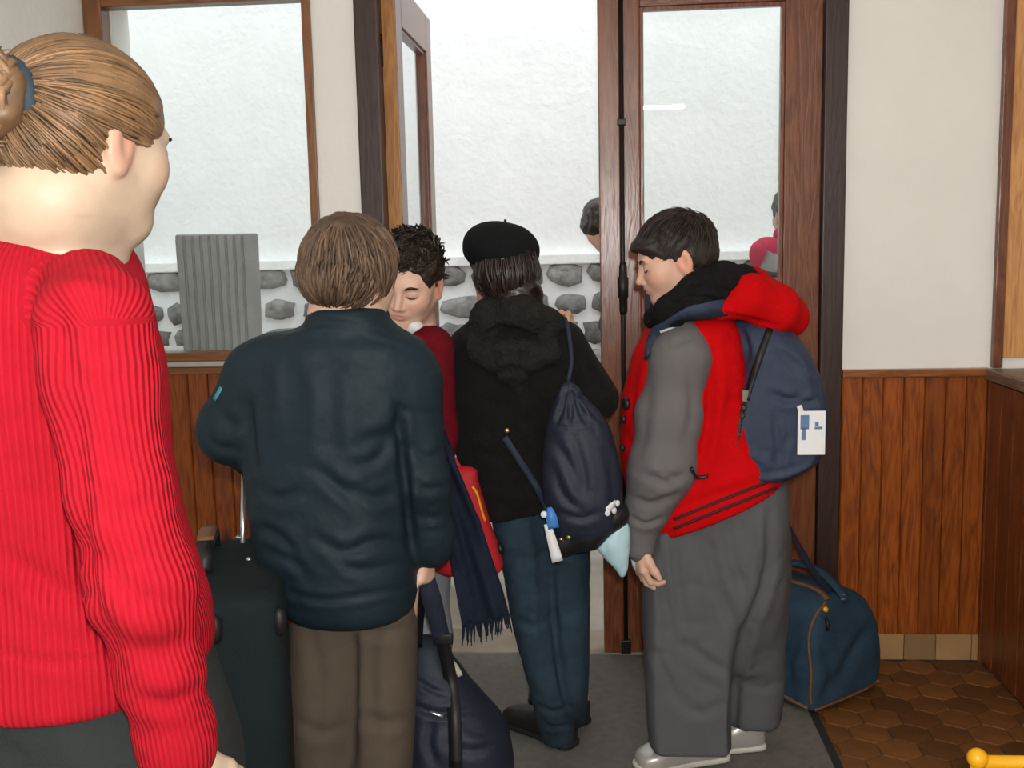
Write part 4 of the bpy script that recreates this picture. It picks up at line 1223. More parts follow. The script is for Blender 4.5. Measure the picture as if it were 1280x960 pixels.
c, n = on(tD, 836, 411, .002, YN); obj('shoulder_patch', ribbon([c + [-.02, 0, -.008], c + [.02, 0, .006]], .016, .004, n, 5), m_patch, slD)
for dy_ in (0, 15):
    pts, nn = zip(*[on(tD, x, 655 - (x - 838) * .40 + dy_ * 0.75 - 4, .0015, YD - .1) for x in range(842, 986, 16)])
    obj('hem_stripe', ribbon(pts, .008, .003, np.array(nn), 30), m_stripe, jD)
m_zip = material('black_plastic', (0.012, 0.012, 0.012), 0.45)
for (x, y, r_) in ((784, 505, .015), (781, 524, .010), (780, 560, .008)):
    c, n = on(tD, x, y, .004, YD - .08); obj('toggle', disc(c, n, r_, .006), m_zip, jD)
c0, n0 = on(tD, 862, 585, .006, YN); c1, _ = on(tD, 872, 596, .010, YN); c2, _ = on(tD, 884, 594, .010, YN)
obj('drawcord', tube([c0, c1, c2], .005, 6, 8), m_zip, jD)
# hood: black fleece lining round the neck, red outside behind
f = Sculpt(*bounds(P(790, 320, YD - .15), P(950, 420, YD + .15), m=.08), .0055)
f.chain([P(818, 398, YD - .06), P(840, 388, YD - .11), P(872, 366, YD - .12), P(906, 352, YD - .085), P(928, 352, YD - .02)], [.022, .036, .046, .044, .036], .03)
f.chain([P(818, 398, YD - .06), P(832, 382, YD + .08), P(880, 358, YD + .11), P(928, 352, YD - .02)], [.026, .034, .040, .036], .03)
g = crease(f.mesh(), [([(830, 385), (866, 372), (900, 376)], .007, .008), ([(850, 366), (885, 360), (920, 366)], .007, .007)])
g = wrinkle(g, .009, (22, 22, 26), 15, oct=3); liD = obj('hood_lining', g, m_fleeceblk, D)
f = Sculpt(*bounds(P(870, 320, YD - .18), P(1020, 440, YD + .18), m=.08), .006)
f.chain([P(900, 388, YD - .11), P(934, 370, YD - .09), P(968, 386, YD - .05), P(988, 398, YD)], [.024, .050, .056, .036], .035)
f.chain([P(900, 388, YD + .11), P(938, 360, YD + .07), P(968, 384, YD + .04), P(988, 398, YD)], [.024, .046, .052, .036], .035)
f.cone(P(942, 352, YD), P(985, 392, YD), .038, .036, .03)
f.ball(P(914, 338, YD), (.065, .10, .05), .02, 'sub')
g = wrinkle(crease(f.mesh(), [([(896, 392), (930, 398), (975, 408)], .006, .004)]), .003, (14, 14, 14), 4); hdD = obj('hood', g, m_red, D)
# trousers
f = Sculpt(*bounds(P(795, 600, YD), P(995, 600, YD), aN, aF, m=.13), .008)
f.rows([(600, 826, 984, .125), (640, 818, 985, .135), (690, 810, 984, .13), (740, 806, 984, .12), (790, 812, 972, .085), (840, 830, 950, .04)], YD, .12, .05, n=2.3)
f.rows([(660, 814, 915, .09), (740, 807, 918, .092), (820, 806, 915, .092), (890, 808, 914, .095), (932, 812, 915, .095)], YD - .06, .09, .04, n=2.3, rnd=.008)
f.rows([(660, 868, 985, .09), (740, 876, 984, .09), (820, 890, 981, .09), (870, 900, 979, .09), (898, 905, 976, .088)], YD + .075, .09, .04, n=2.3, rnd=.008)
g = crease(f.mesh(), [([(962, 640), (958, 720), (930, 800), (918, 880), (917, 940)], .012, .014), ([(880, 660), (892, 720), (918, 780), (928, 800)], .014, .007), ([(842, 660), (846, 720), (858, 790)], .010, .007), ([(822, 680), (830, 740), (838, 800)], .010, .006), ([(905, 640), (915, 700), (935, 750)], .012, .006), ([(815, 810), (830, 840), (845, 872)], .010, .006), ([(850, 800), (890, 830), (912, 838)], .012, .006), ([(930, 640), (945, 690), (950, 720)], .010, .005), ([(840, 860), (870, 890), (905, 880)], .012, .005), ([(930, 850), (950, 860), (975, 852)], .010, .004)])
g = wrinkle(g, .003, (8, 8, 11), 17); obj('trousers', g, m_greypt, D)
for a_, hl, to in ((aN, (906, 950), (796, 968)), (aF, (952, 936), (868, 945))):
    shoe(D, PZ(*hl), PZ(*to), m_silver, m_whitesole, lace=m_sock, w=.088, ankle_h=.10)
    obj('sock', tube([a_ + [0, 0, 0], a_ + [0, 0, .13]], [.036, .037], 14), m_sock, D)

# ------------------------------------------------------------------ woman in the red sweater
YWm = 1.26
m_knit = material('red_rib_knit', (0.41, 0.008, 0.020), 0.9, var=0.06, vscale=25, bump=0.15, bscale=400, spec=0.12, rib=0.45)
m_slate = material('slate_trousers', (0.0125, 0.0165, 0.016), 0.9, var=0.12, vscale=10, bump=0.2, bscale=260)
m_hairW = hair_mat('golden_brown_hair', (0.18, 0.103, 0.050), .5)
m_band = material('dark_teal_band', (0.02, 0.035, 0.05), 0.7)
th = math.radians(45); th2 = math.radians(60)
fw = np.array([math.cos(th), math.sin(th), 0]); rt = np.array([math.sin(th), -math.cos(th), 0])   # her facing, her right
baseW = np.array([P(90, 700, YWm)[0], YWm, 0])
W = empty('person', baseW, 'person in ribbed red sweater with brown hair tied back, at the window side', 'person')
HW = Head(P(114, 178, YWm), (math.cos(th2), math.sin(th2), -.18), .226)
nkW = P(62, 290, YWm - .0)
YAr = YWm - .15
sW, eW, wW = P(120, 388, YAr), P(168, 690, YAr - .02), P(226, 935, YAr + .03)
sW2 = nkW - rt * .19 + [0, 0, -.09]; eW2 = sW2 + [-.02, .03, -.29]; wW2 = eW2 + fw * .12 + [0, 0, -.2]
chW, pvW = P(60, 430, YWm + .02), P(105, 800, YWm + .02)
aW1, aW2 = np.array([pvW[0] + .02, pvW[1] - .09, .09]), np.array([pvW[0] - .03, pvW[1] + .10, .09])
hW1, hW2 = pvW + rt * .085 + [0, 0, -.05], pvW - rt * .085 + [0, 0, -.05]
f = Sculpt(*bounds(HW.at(0, 0, .5), sW, eW, wW, sW2, eW2, wW2, aW1 + fw * .2 - [0, 0, .08], aW2, m=.12), .014, [(*HW.box(.6), .0032), (wW - [.07, .06, .12], wW + [.07, .06, .04], .004)])
sculpt_head(f, HW)
f.chain([HW.at(-.14, 0, -.10), HW.at(-.20, 0, -.34), nkW], [.056, .056, .062], .04)
f.chain([nkW, chW, pvW], [.065, .10, .11], .07)
f.chain([chW + [0, 0, .08], sW, eW, wW], [.05, .034, .028, .024], .03); f.chain([chW + [0, 0, .08], sW2, eW2, wW2], [.05, .036, .03, .024], .03)
for h_, a_ in ((hW1, aW1), (hW2, aW2)):
    f.chain([h_, (h_ + a_) / 2 + fw * .01, a_], [.09, .06, .038], .03); f.cone(a_ + [0, 0, -.03], a_ + fw * .15 + [0, 0, -.045], .038, .028, .03)
sculpt_hand(f, wW + [.004, 0, -.01], (.25, .1, -1), (-.6, .8, 0), (.8, .5, .2), 1.0, curl=(.35, .35, .4, .4)); sculpt_hand(f, wW2, fw * .5 + np.array([0, 0, -.8]), (.5, -.8, 0), (.8, .5, 0), 1.0)
g = f.mesh(); obj('body', g, m_skin, W, attrs={'tint': skin_tint(g[0], HW, (.74, .86, .84))})
brows_and_lashes(HW, W, m_hairW)
# hair drawn back to a low bun
bunc = np.array([-.52, .02, .10])
keepW = lambda q: not (q[0] > .26 and q[2] < .16) and not (q[0] > .02 and q[2] < -.02 and abs(q[1]) > .15) and q[2] > -.34
capW = hair_cap(HW, [((-.075, 0, .14), (.455, .375, .40)), ((-.16, 0, -.02), (.36, .345, .27)), ((-.36, 0, .08), (.16, .20, .20)), ((-.20, 0, -.20), (.27, .29, .17))], [((.50, 0, -.14), (.38, .44, .38)), ((.10, .42, -.22), (.19, .24, .21)), ((.10, -.42, -.22), (.19, .24, .21)), ((-.1, 0, -.68), (.5, .5, .30))], h=.0045, bump=.0008, freq=30)
bd = unit([-1, 0, .05])
def startW(r):
    p = np.array([r.uniform(-.7, .95), r.uniform(-1, 1), r.uniform(-.5, 1)]); return p
lkW = locks(HW, 1500, startW, lambda p: bd - p * .2 + np.array([0, 0, .10 if p[2] < .1 else -.03]), .50, .011, (-.075, 0, .12), (.452, .372, .405), keepW, lift=(-.008, .004), seed=31, steps=9, jit=.05, tones=(.5, 1.55), tip=.25)
lkW2 = locks(HW, 700, lambda r: np.array([r.uniform(-1, .35), r.uniform(-1, 1), r.uniform(-1.1, .3)]), lambda p: np.array([-.8, 0, .55]) - p * .1, .34, .011, (-.17, 0, -.06), (.365, .345, .29), keepW, lift=(.0, .02), seed=33, steps=8, jit=.06, tones=(.4, 1.35), tip=.3)
lkW = (*join(lkW[:2], lkW2[:2]), np.concatenate([lkW[2], lkW2[2]]))
hair_object(HW, capW, lkW, m_hairW, W, 1.0)
f = Sculpt(*bounds(HW.at(-.75, 0, .1), HW.at(-.4, 0, .1), m=.12), .0045)
for k in range(9):
    a = k / 9 * 2 * math.pi
    f.cone(HW.at(-.50, 0, .10), HW.at(-.62 + .05 * math.cos(2 * a), .15 * math.cos(a), .10 + .20 * math.sin(a) - .03), .026, .022, .014)
f.cone(HW.at(-.56, .03, .02), HW.at(-.56, .05, -.22), .024, .010, .02)
g = wrinkle(f.mesh(), .003, (50, 50, 50), 2, ridge=False)
rs = np.random.default_rng(4); bl = []
for k in range(150):
    a0 = rs.uniform(0, 2 * math.pi); rr = rs.uniform(.10, .24); tw = rs.uniform(.5, 1.6) * rs.choice([-1, 1])
    bl.append(tube([HW.at(-.47, .10 * math.cos(a0), .10 + .11 * math.sin(a0)),
                    HW.at(-.56 - rs.uniform(0, .10), rr * math.cos(a0 + tw * .4), .09 + rr * math.sin(a0 + tw * .4)),
                    HW.at(-.60 - rs.uniform(0, .10), rr * .9 * math.cos(a0 + tw), .07 + rr * 1.1 * math.sin(a0 + tw)),
                    HW.at(-.54 - rs.uniform(-.05, .10), rr * 1.0 * math.cos(a0 + tw * 1.6), .05 + rr * 1.25 * math.sin(a0 + tw * 1.6))], [.0035, .005, .0045, .0008], 5, 9))
tone = np.concatenate([(.8 + .3 * noise(g[0] * 60))] + [np.full(len(q[0]), rs.uniform(.5, 1.5)) for q in bl])
obj('hair_bun', join(g, *bl), m_hairW, W, attrs={'tint': np.repeat(tone[:, None], 3, 1)})
a = np.linspace(0, 2 * math.pi, 18)
obj('hair_band', tube([HW.at(-.47 - .03 * math.sin(t), .17 * math.cos(t), .10 + .17 * math.sin(t)) for t in a], .011, 8, cap=False), m_band, W)
# sweater
f = Sculpt(*bounds(P(-110, 270, YWm), P(265, 850, YWm), sW, wW, sW2, eW2, wW2, m=.10), .0075)
f.rows([(288, 18, 128, .085), (310, -20, 146, .125), (350, -70, 160, .165), (400, -88, 172, .18), (470, -95, 188, .185), (560, -90, 196, .18), (650, -75, 212, .175), (720, -55, 234, .178), (780, -45, 252, .182), (815, -40, 254, .185), (838, -36, 248, .182)], YWm + .02, .17, .04, n=2.2, rnd=.012)
arm_p = [P(112, 372, YAr + .05), P(120, 400, YAr), P(126, 470, YAr), P(152, 620, YAr - .02), P(176, 730, YAr - .02), P(200, 840, YAr), P(218, 912, YAr + .02), P(222, 938, YAr + .025)]
f.chain(arm_p, [.055, .058, .060, .052, .058, .046, .043, .045], .022)
f.chain([sW2 + [0, 0, .0], eW2, wW2], [.06, .054, .044], .03)
f.cone(nkW + [0, 0, .03], nkW + [0.01, 0, .07], .062, .066, .01, 'sub')
g = f.mesh(); g = (relax(g[0], g[1], 1), g[1])
g = crease(g, [([(88, 470), (96, 560), (104, 660), (110, 730), (138, 800), (150, 850)], .012, .009), ([(30, 720), (80, 745), (110, 740)], .014, .005), ([(-5, 690), (50, 720), (95, 748)], .014, .005),
               ([(120, 610), (160, 640), (200, 628)], .016, .006), ([(130, 700), (170, 745), (232, 760)], .014, .006), ([(150, 800), (195, 815), (240, 800)], .014, .005), ([(168, 870), (210, 880), (255, 862)], .010, .006),
               ([(60, 345), (110, 335), (160, 352)], .010, .005), ([(60, 360), (76, 420), (88, 470)], .012, .006), ([(-5, 815), (70, 828), (140, 822)], .006, .003)])
g = wrinkle(g, .0025, (8, 8, 8), 21)
V = g[0]
# knit ribs: run down the sleeve on the sleeve, down the body elsewhere
def seg_param(V, pts):
    best = np.full(len(V), 1e9); ang = np.zeros(len(V))
    for i in range(len(pts) - 1):
        a_, b_ = pts[i], pts[i + 1]; ab = b_ - a_; t = np.clip(((V - a_) @ ab) / (ab @ ab), 0, 1)
        r_ = V - a_ - t[:, None] * ab; d = np.linalg.norm(r_, axis=1)
        ax = unit(ab); e1 = unit(np.cross(ax, [0, 1, 0])); e2 = np.cross(ax, e1)
        an = np.arctan2(r_ @ e1, r_ @ e2); m = d < best
        best = np.where(m, d, best); ang = np.where(m, an, ang)
    return best, ang
dA, angA = seg_param(V, arm_p)
rib_arm = angA * .056 / .0078 * 2 * math.pi
angT = np.arctan2(V[:, 0] - chW[0] - .02, -(V[:, 1] - chW[1]))
rib_body = angT * .165 / .0078 * 2 * math.pi
ppv = project(V)
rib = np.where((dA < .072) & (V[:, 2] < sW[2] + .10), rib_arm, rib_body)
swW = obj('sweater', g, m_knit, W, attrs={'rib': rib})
# trousers
f = Sculpt(*bounds(P(-60, 800, YWm), P(310, 960, YWm), aW1 + fw * .1, aW2, m=.16), .011)
f.rows([(812, -34, 246, .165), (860, -36, 262, .17), (960, -34, 292, .175), (1040, -28, 300, .17)], YWm + .02, .16, .04, n=2.3)
for h_, a_ in ((hW1, aW1), (hW2, aW2)):
    f.chain([h_ + fw * .02 + [0, 0, -.10], (h_ + a_) / 2 + fw * .02, a_ + [0, 0, .03]], [.115, .085, .07], .06)
g = crease(f.mesh(), [([(-2, 930), (20, 945), (30, 958)], .012, .006), ([(60, 870), (130, 868), (150, 866)], .003, .003), ([(262, 830), (275, 880), (290, 955)], .01, -.004)])
obj('trousers', wrinkle(g, .003, (7, 7, 10), 23), m_slate, W)
for a_ in (aW1, aW2): shoe(W, [a_[0] - fw[0] * .06, a_[1] - fw[1] * .06, 0], [a_[0] + fw[0] * .20, a_[1] + fw[1] * .20, 0], m_blackshoe, m_blacksole, w=.085)
obj('bracelet', tube([wW + np.array([.034 * math.cos(t), .030 * math.sin(t), -.018 + .006 * math.cos(t)]) for t in np.linspace(0, 2 * math.pi, 20)], .005, 8, cap=False), m_shirt, W)

# ------------------------------------------------------------------ two people outside
m_navycoat = material('dark_blue_coat', (0.02, 0.03, 0.05), 0.85)
m_pink = material('raspberry_cloth', (0.46, 0.012, 0.06), 0.8)
m_panel = material('grey_panel_cloth', (0.33, 0.33, 0.31), 0.85)
def simple_person(c_head, fwd, s_, Y, hips, base, label, hairm, topm, legm, nk=None):
    R_ = empty('person', base, label, 'person')
    H = Head(c_head, fwd, s_)
    fwn = unit([fwd[0], fwd[1], 0]); sd = np.array([-fwn[1], fwn[0], 0])
    nk = H.at(-.2, 0, -.52) if nk is None else nk; hp = np.asarray(hips, float); chs = nk * .62 + hp * .38
    f = Sculpt(*bounds(H.at(0, 0, .5), H.at(.5, 0, 0), nk + sd * .2, nk - sd * .2, hp + fwn * .3, hp - fwn * .3, [hp[0] + .1, hp[1] + .1, .03], [hp[0] - .1, hp[1] - .1, .03], m=.1), .013, [(*H.box(.6), .0045)])
    sculpt_head(f, H); f.cone(H.at(-.14, 0, -.2), nk, .046, .05, .03); f.chain([nk, chs, hp], [.05, .085, .085], .06)
    for q in (1, -1):
        sh = nk + sd * q * .13 + [0, 0, -.05]; el = sh + [0, 0, -.21] - fwn * .04; wr = el + fwn * .10 + [0, 0, -.16]
        f.chain([chs, sh, el, wr], [.05, .042, .034, .024], .03); sculpt_hand(f, wr, fwn * .4 + np.array([0, 0, -1.]), sd * -q, fwn, .86)
        an = np.array([hp[0] + sd[0] * q * .07, hp[1] + sd[1] * q * .07, .08]); f.chain([hp + sd * q * .06, (hp + sd * q * .06 + an) / 2 + fwn * .01, an], [.07, .05, .033], .03)
        f.cone(an + [0, 0, -.03], an + fwn * .13 + [0, 0, -.045], .034, .026, .03)
        shoe(R_, an - fwn * .07, an + fwn * .15, m_blackshoe, m_blacksole, z0=0.0)
    g = f.mesh(); obj('body', g, m_skin, R_, attrs={'tint': skin_tint(g[0], H)})
    brows_and_lashes(H, R_, hairm)
    cap = hair_cap(H, [((-.08, 0, .15), (.46, .385, .395)), ((-.20, 0, -.03), (.33, .36, .28))], [((.50, 0, -.12), (.38, .40, .37)), ((.08, .42, -.24), (.16, .22, .24)), ((.08, -.42, -.24), (.16, .22, .24))], h=.005, bump=.004, freq=50)
    hair_object(H, cap, None, hairm, R_, 1.0)
    f = Sculpt(*bounds(nk + sd * .25, nk - sd * .25, hp + fwn * .2, hp - fwn * .2, m=.14), .009)
    f.chain([nk + [0, 0, -.02], chs, hp + [0, 0, .0]], [.07, .115, .125], .06)
    for q in (1, -1):
        sh = nk + sd * q * .13 + [0, 0, -.05]; el = sh + [0, 0, -.21] - fwn * .04; wr = el + fwn * .10 + [0, 0, -.16]
        f.chain([nk + [0, 0, -.05], sh, el, wr + [0, 0, .02]], [.06, .058, .052, .042], .03)
    jk = obj('jacket', wrinkle(f.mesh(), .003, (10, 10, 14), 31), topm, R_)
    f = Sculpt(*bounds(hp + [.15, .15, 0], hp - [.15, .15, 0], [hp[0], hp[1], .03], m=.1), .010)
    for q in (1, -1):
        an = np.array([hp[0] + sd[0] * q * .07, hp[1] + sd[1] * q * .07, .07]); f.chain([hp + sd * q * .05, (hp + sd * q * .06 + an) / 2 + fwn * .01, an], [.095, .068, .052], .04)
    obj('trousers', wrinkle(f.mesh(), .003, (9, 9, 12), 33), legm, R_)
    return R_, H, nk, fwn, sd, jk
hE = P(759, 282, 4.25)
simple_person(hE, (.97, .12, -.25), .205, 4.25, P(808, 560, 4.25), [P(808, 560, 4.25)[0], 4.25, 0], 'person outside in the court, dark hair showing past the door bolt', m_hairB, m_navycoat, m_navycoat, P(783, 328, 4.25))
hF = P(990, 268, 4.2)
Fp, HF, nkF, fwF, sdF, jkF = simple_person(hF, (-.25, .95, -.15), .205, 4.2, P(990, 560, 4.2), [P(990, 560, 4.2)[0], 4.2, 0], 'person outside in raspberry jacket with grey panel, seen through the door glass', m_hairB, m_pink, m_navycoat)
tF = hits([jkF])
q = [on(tF, x, y, .004, 4.12) for x, y in ((952, 330), (966, 336), (984, 332), (1000, 328))]
obj('grey_panel', ribbon([a for a, _ in q], .11, .008, np.array([b for _, b in q]), 10), m_panel, jkF)
q = [on(tF, x, y, .010, 4.12) for x, y in ((955, 342), (970, 344), (988, 336), (1000, 331))]
obj('black_stripe', ribbon([a for a, _ in q], .02, .008, np.array([b for _, b in q]), 10), m_zip, jkF)
f = Sculpt(*bounds(nkF + [.16, .16, .05], nkF - [.16, .16, .1], m=.06), .008)
f.chain([nkF + sdF * .07 + [0, 0, .02], nkF - fwF * .06 + [0, 0, .0], nkF - sdF * .07 + [0, 0, .02]], [.032, .036, .032], .03)
obj('hood', f.mesh(), m_pink, Fp)

# ================================================================== bags and other things
m_case = material('charcoal_nylon', (0.008, 0.0145, 0.016), 0.8, var=0.15, vscale=8, bump=0.3, bscale=350, spec=.2)
m_case2 = material('black_trim', (0.008, 0.008, 0.009), 0.5)
m_steel = material('brushed_steel', (0.55, 0.55, 0.55), 0.3, metal=0.9)
m_tan = material('tan_leather', (0.16, 0.075, 0.035), 0.6)
m_navybag = material('navy_nylon_bag', (0.011, 0.0165, 0.032), 0.6, var=0.15, vscale=9, bump=0.15, bscale=260)
m_navypack = material('navy_pack_cloth', (0.024, 0.037, 0.074), 0.65, var=0.14, vscale=8, bump=0.2, bscale=300)
m_strapnavy = material('navy_webbing', (0.022, 0.030, 0.055), 0.7, bump=.3, bscale=400)
m_scarf = material('navy_scarf_wool', (0.012, 0.017, 0.032), 0.95, var=0.15, vscale=30, bump=0.4, bscale=350, spec=.15)
m_denim = material('blue_denim', (0.018, 0.050, 0.084), 0.85, var=0.25, vscale=12, bump=0.3, bscale=350, hue2=(0.010, 0.031, 0.055))
m_denimtrim = material('brown_piping', (0.17, 0.075, 0.032), 0.7)
m_yellow = material('yellow_paint', (0.72, 0.34, 0.008), 0.3, var=0.05)
m_lblue = material('pale_blue_plastic', (0.42, 0.62, 0.68), 0.4, var=0.08)
m_card = material('white_card', (0.75, 0.76, 0.78), 0.45, var=0.03)
m_cardblue = material('card_print_blue', (0.10, 0.18, 0.32), 0.5)
m_skyblue = material('sky_blue_plastic', (0.06, 0.22, 0.60), 0.4)
m_brass = material('brass', (0.65, 0.5, 0.25), 0.3, metal=0.9)
m_redbag = material('red_bag_cloth', (0.42, 0.010, 0.018), 0.7, var=.1)
m_planter = material('grey_ribbed_concrete', (0.34, 0.35, 0.35), 0.8, var=0.12, vscale=14, bump=0.2, bscale=60)

# ribbed planter on the outer sill
pc = P(276, 440, YO + .09); x0, x1 = P(229, 380, YO + .09)[0], P(323, 380, YO + .09)[0]
hw = (x1 - x0) / 2; zb, zt = WB + .0125, P(276, 293, YO + .09)[2]; pcx, pcy = (x0 + x1) / 2, YO + .09
def rib_ring(sc, z, ribs=True):
    side = [(-.95, .0)]                              # one side, left to right: (position, how deep)
    for k in range(8):
        u0 = -.80 + k * .2
        side += [(u0 - .035, .0), (u0 - .022, .07), (u0 + .022, .07), (u0 + .035, .0)] if ribs else [(u0 - .035, 0), (u0 - .022, 0), (u0 + .022, 0), (u0 + .035, 0)]
    side += [(.95, .0), (.99, .02)]
    out = []
    for q in range(4):
        c, s_ = (1, 0, -1, 0)[q], (0, 1, 0, -1)[q]
        for u, dp in side:
            x, y = u, -(1 - dp)
            gx, gy = hw * sc * (x * c - y * s_), .120 * sc * (x * s_ + y * c); ca, sa_ = math.cos(.36), math.sin(.36)
            out.append((pcx + gx * ca - gy * sa_, pcy + gx * sa_ + gy * ca, z))
    return out
pl = empty('planter', (pcx, pcy, zb), 'grey ribbed square planter standing on the outer window sill', 'planter')
rg = [rib_ring(.94, zb), rib_ring(.97, zb + .02), rib_ring(1.0, zt - .02), rib_ring(.99, zt - .004, False), rib_ring(.96, zt, False), rib_ring(.88, zt - .002, False), rib_ring(.84, zt - .03, False), rib_ring(.80, zb + .05, False)]
V = np.array([p_ for r_ in rg for p_ in r_]); n = len(rg[0])
Fc = [[i * n + k, i * n + (k + 1) % n, (i + 1) * n + (k + 1) % n, (i + 1) * n + k] for i in range(len(rg) - 1) for k in range(n)]
Fc += [list(range(n))[::-1], [(len(rg) - 1) * n + k for k in range(n)]]
obj('ribbed_box', (V, Fc), m_planter, pl, smooth=False)
obj('soil', lathe([(.08, 0), (.075, .012), (.04, .02), (.001, .022)], (pcx, pcy, zb + .05), 20), m_grout, pl)

# suitcase
YS0, YS1 = 1.74, 2.16
sx1 = P(362, 850, YS0)[0]; sx0 = sx1 - .285; zs = P(330, 742, YS0)[2]
sc = empty('suitcase', ((sx0 + sx1) / 2, (YS0 + YS1) / 2, 0), 'charcoal upright trolley suitcase with extended steel handle', 'suitcase')
f = Sculpt(np.array([sx0 - .06, YS0 - .06, 0]), np.array([sx1 + .06, YS1 + .06, zs + .05]), .009)
f.loft([(.045, (sx0 + sx1) / 2, (YS0 + YS1) / 2, .14, .205), (.30, (sx0 + sx1) / 2, (YS0 + YS1) / 2, .1425, .21), (zs - .05, (sx0 + sx1) / 2, (YS0 + YS1) / 2, .1425, .21), (zs, (sx0 + sx1) / 2, (YS0 + YS1) / 2, .136, .203)], .01, n=7, rnd=.025)
def rc(v):                      # the case stands turned a little
    v = np.atleast_2d(np.asarray(v, float)); a_ = math.radians(17); dx_, dy_ = v[:, 0] - sx1, v[:, 1] - YS0
    return np.stack([sx1 + dx_ * math.cos(a_) - dy_ * math.sin(a_), YS0 + dx_ * math.sin(a_) + dy_ * math.cos(a_), v[:, 2]], 1)
def RG(g): return rc(g[0]), g[1]
g = RG(wrinkle(f.mesh(), .002, (8, 8, 8), 3, ridge=False))
sb = obj('shell', g, m_case, sc); tS = hits([sb])
for x, y in ((270, 786), (350, 776)):
    c, n_ = on(tS, x, y, .0, YS0); c[2] = c[2]
    obj('stud', lathe([(.004, -.026), (.011, -.018), (.013, 0), (.011, .018), (.004, .026)], (c[0], c[1] - .004, c[2]), 14), m_case2, sc)
hx = P(303, 680, 2.05)[0]; hy = 2.05; hxt = P(305, 577, 2.18)[0]; ztop = P(312, 577, YA + .2)[2]
for d_ in (0, .06):
    obj('handle_rod', tube([(hx + d_, hy, zs - .01), (hxt + d_, 2.18, ztop)], .0062, 10), m_steel, sc)
obj('pull_grip', tube([(hxt - .02, 2.18, ztop), (hxt + .08, 2.18, ztop)], .014, 10), m_case2, sc)
gc = np.array([(sx0 + sx1) / 2 + .03, (YS0 + YS1) / 2 + .05, zs])
gh = obj('carry_handle', RG(ribbon([gc + [-.035, -.09, 0], gc + [-.035, -.075, .035], gc + [-.03, 0, .048], gc + [-.03, .075, .035], gc + [-.03, .09, 0]], .03, .012, (0, 0.01, 1), 16)), m_case2, sc)
obj('leather_pad', RG(ribbon([gc + [-.034, -.045, .050], gc + [-.032, 0, .056], gc + [-.031, .045, .050]], .032, .008, (0, 0, 1), 8)), m_tan, gh)
for k, o_ in enumerate(((.02, .11, .012), (.045, -.03, .004))):
    obj('rivet', lathe([(.006, 0), (.006, .004), (.003, .007)], rc(gc + [o_[0], o_[1], o_[2] - .006])[0], 10), m_steel, sc)
for q in ((sx0 + .04, YS0 + .05), (sx1 - .04, YS0 + .05), (sx0 + .04, YS1 - .05), (sx1 - .04, YS1 - .05)):
    obj('wheel', RG(tube([(q[0] - .012, q[1], .034), (q[0] + .012, q[1], .034)], .024, 16)), m_case2, sc)
    obj('wheel_fork', RG(box(q[0] - .018, q[0] + .018, q[1] - .015, q[1] + .015, .044, .06, .003)), m_case2, sc, smooth=False)
for zz in (.12,):
    obj('piping', RG(tube([(sx0 - .002, YS0 + .03, zz), (sx0 + .03, YS0 - .002, zz), (sx1 - .03, YS0 - .002, zz), (sx1 + .002, YS0 + .03, zz)], .004, 6, 20)), m_case2, sc)

# dark navy duffel held by its strap
YG = 2.28
dg = empty('duffel_bag', (P(560, 950, YG)[0], YG, 0), 'dark navy duffel bag on the mat, its strap held up by the person in navy', 'bag')
f = Sculpt(*bounds(P(470, 780, YG), P(655, 780, YG), [P(560, 950, YG)[0], YG, .02], m=.15), .0075)
f.rows([(796, 516, 546, .03), (825, 510, 566, .06), (870, 503, 600, .10), (915, 498, 634, .125), (960, 495, 643, .13), (1000, 495, 644, .128), (1024, 500, 638, .12)], YG, .12, .02, n=2.6, rnd=.02)
g = crease(f.mesh(), [([(512, 880), (545, 892), (590, 888)], .008, .010), ([(520, 850), (540, 862), (556, 868)], .006, .008), ([(540, 900), (536, 930), (545, 958)], .010, .008), ([(575, 905), (600, 915), (630, 908)], .010, .006), ([(560, 930), (590, 940), (620, 930)], .010, .006)])
g = wrinkle(g, .004, (13, 13, 13), 6); gb = obj('bag_body', g, m_navybag, dg); tG = hits([gb])
q = [P(531, 712, YA + .05), P(540, 750, YA + .10), P(553, 800, YG - .085)]
obj('strap', ribbon(q, [.030, .042, .036], .004, (0.3, -1, .3), 14), m_strapnavy, dg)
q2 = [P(553, 798, YG - .085)] + [on(tG, x, y, .004, YG - .09)[0] for x, y in ((562, 850), (568, 900), (570, 958))]
st2 = obj('webbing', ribbon(q2, .030, .004, (0, -1, .3), 18), m_case2, dg)
c = P(554, 798, YG - .09); obj('buckle', box(c[0] - .022, c[0] + .022, c[1] - .008, c[1] + .003, c[2] - .012, c[2] + .012, .003), m_case2, dg)
q3 = [P(524, 735, YA + .07), P(520, 770, YA + .14), P(518, 810, YG - .04)]
obj('strap', ribbon(q3, .036, .004, (0.3, -1, .3), 12), m_case2, dg)
m_cream = material('cream_piping', (0.42, 0.38, 0.32), 0.6)
q4 = [on(tG, x, y, .003, YG - .04)[0] for x, y in ((556, 822), (566, 832), (574, 846))]
obj('end_tab', ribbon(q4, .014, .005, (0.2, -1, .5), 8), m_cream, dg)
c, n_ = on(tG, 548, 893, .004, YG - .1); obj('zip_pull', ribbon([c + [-.02, 0, .004], c + [.012, 0, -.006]], .008, .004, n_, 4), m_steel, dg)

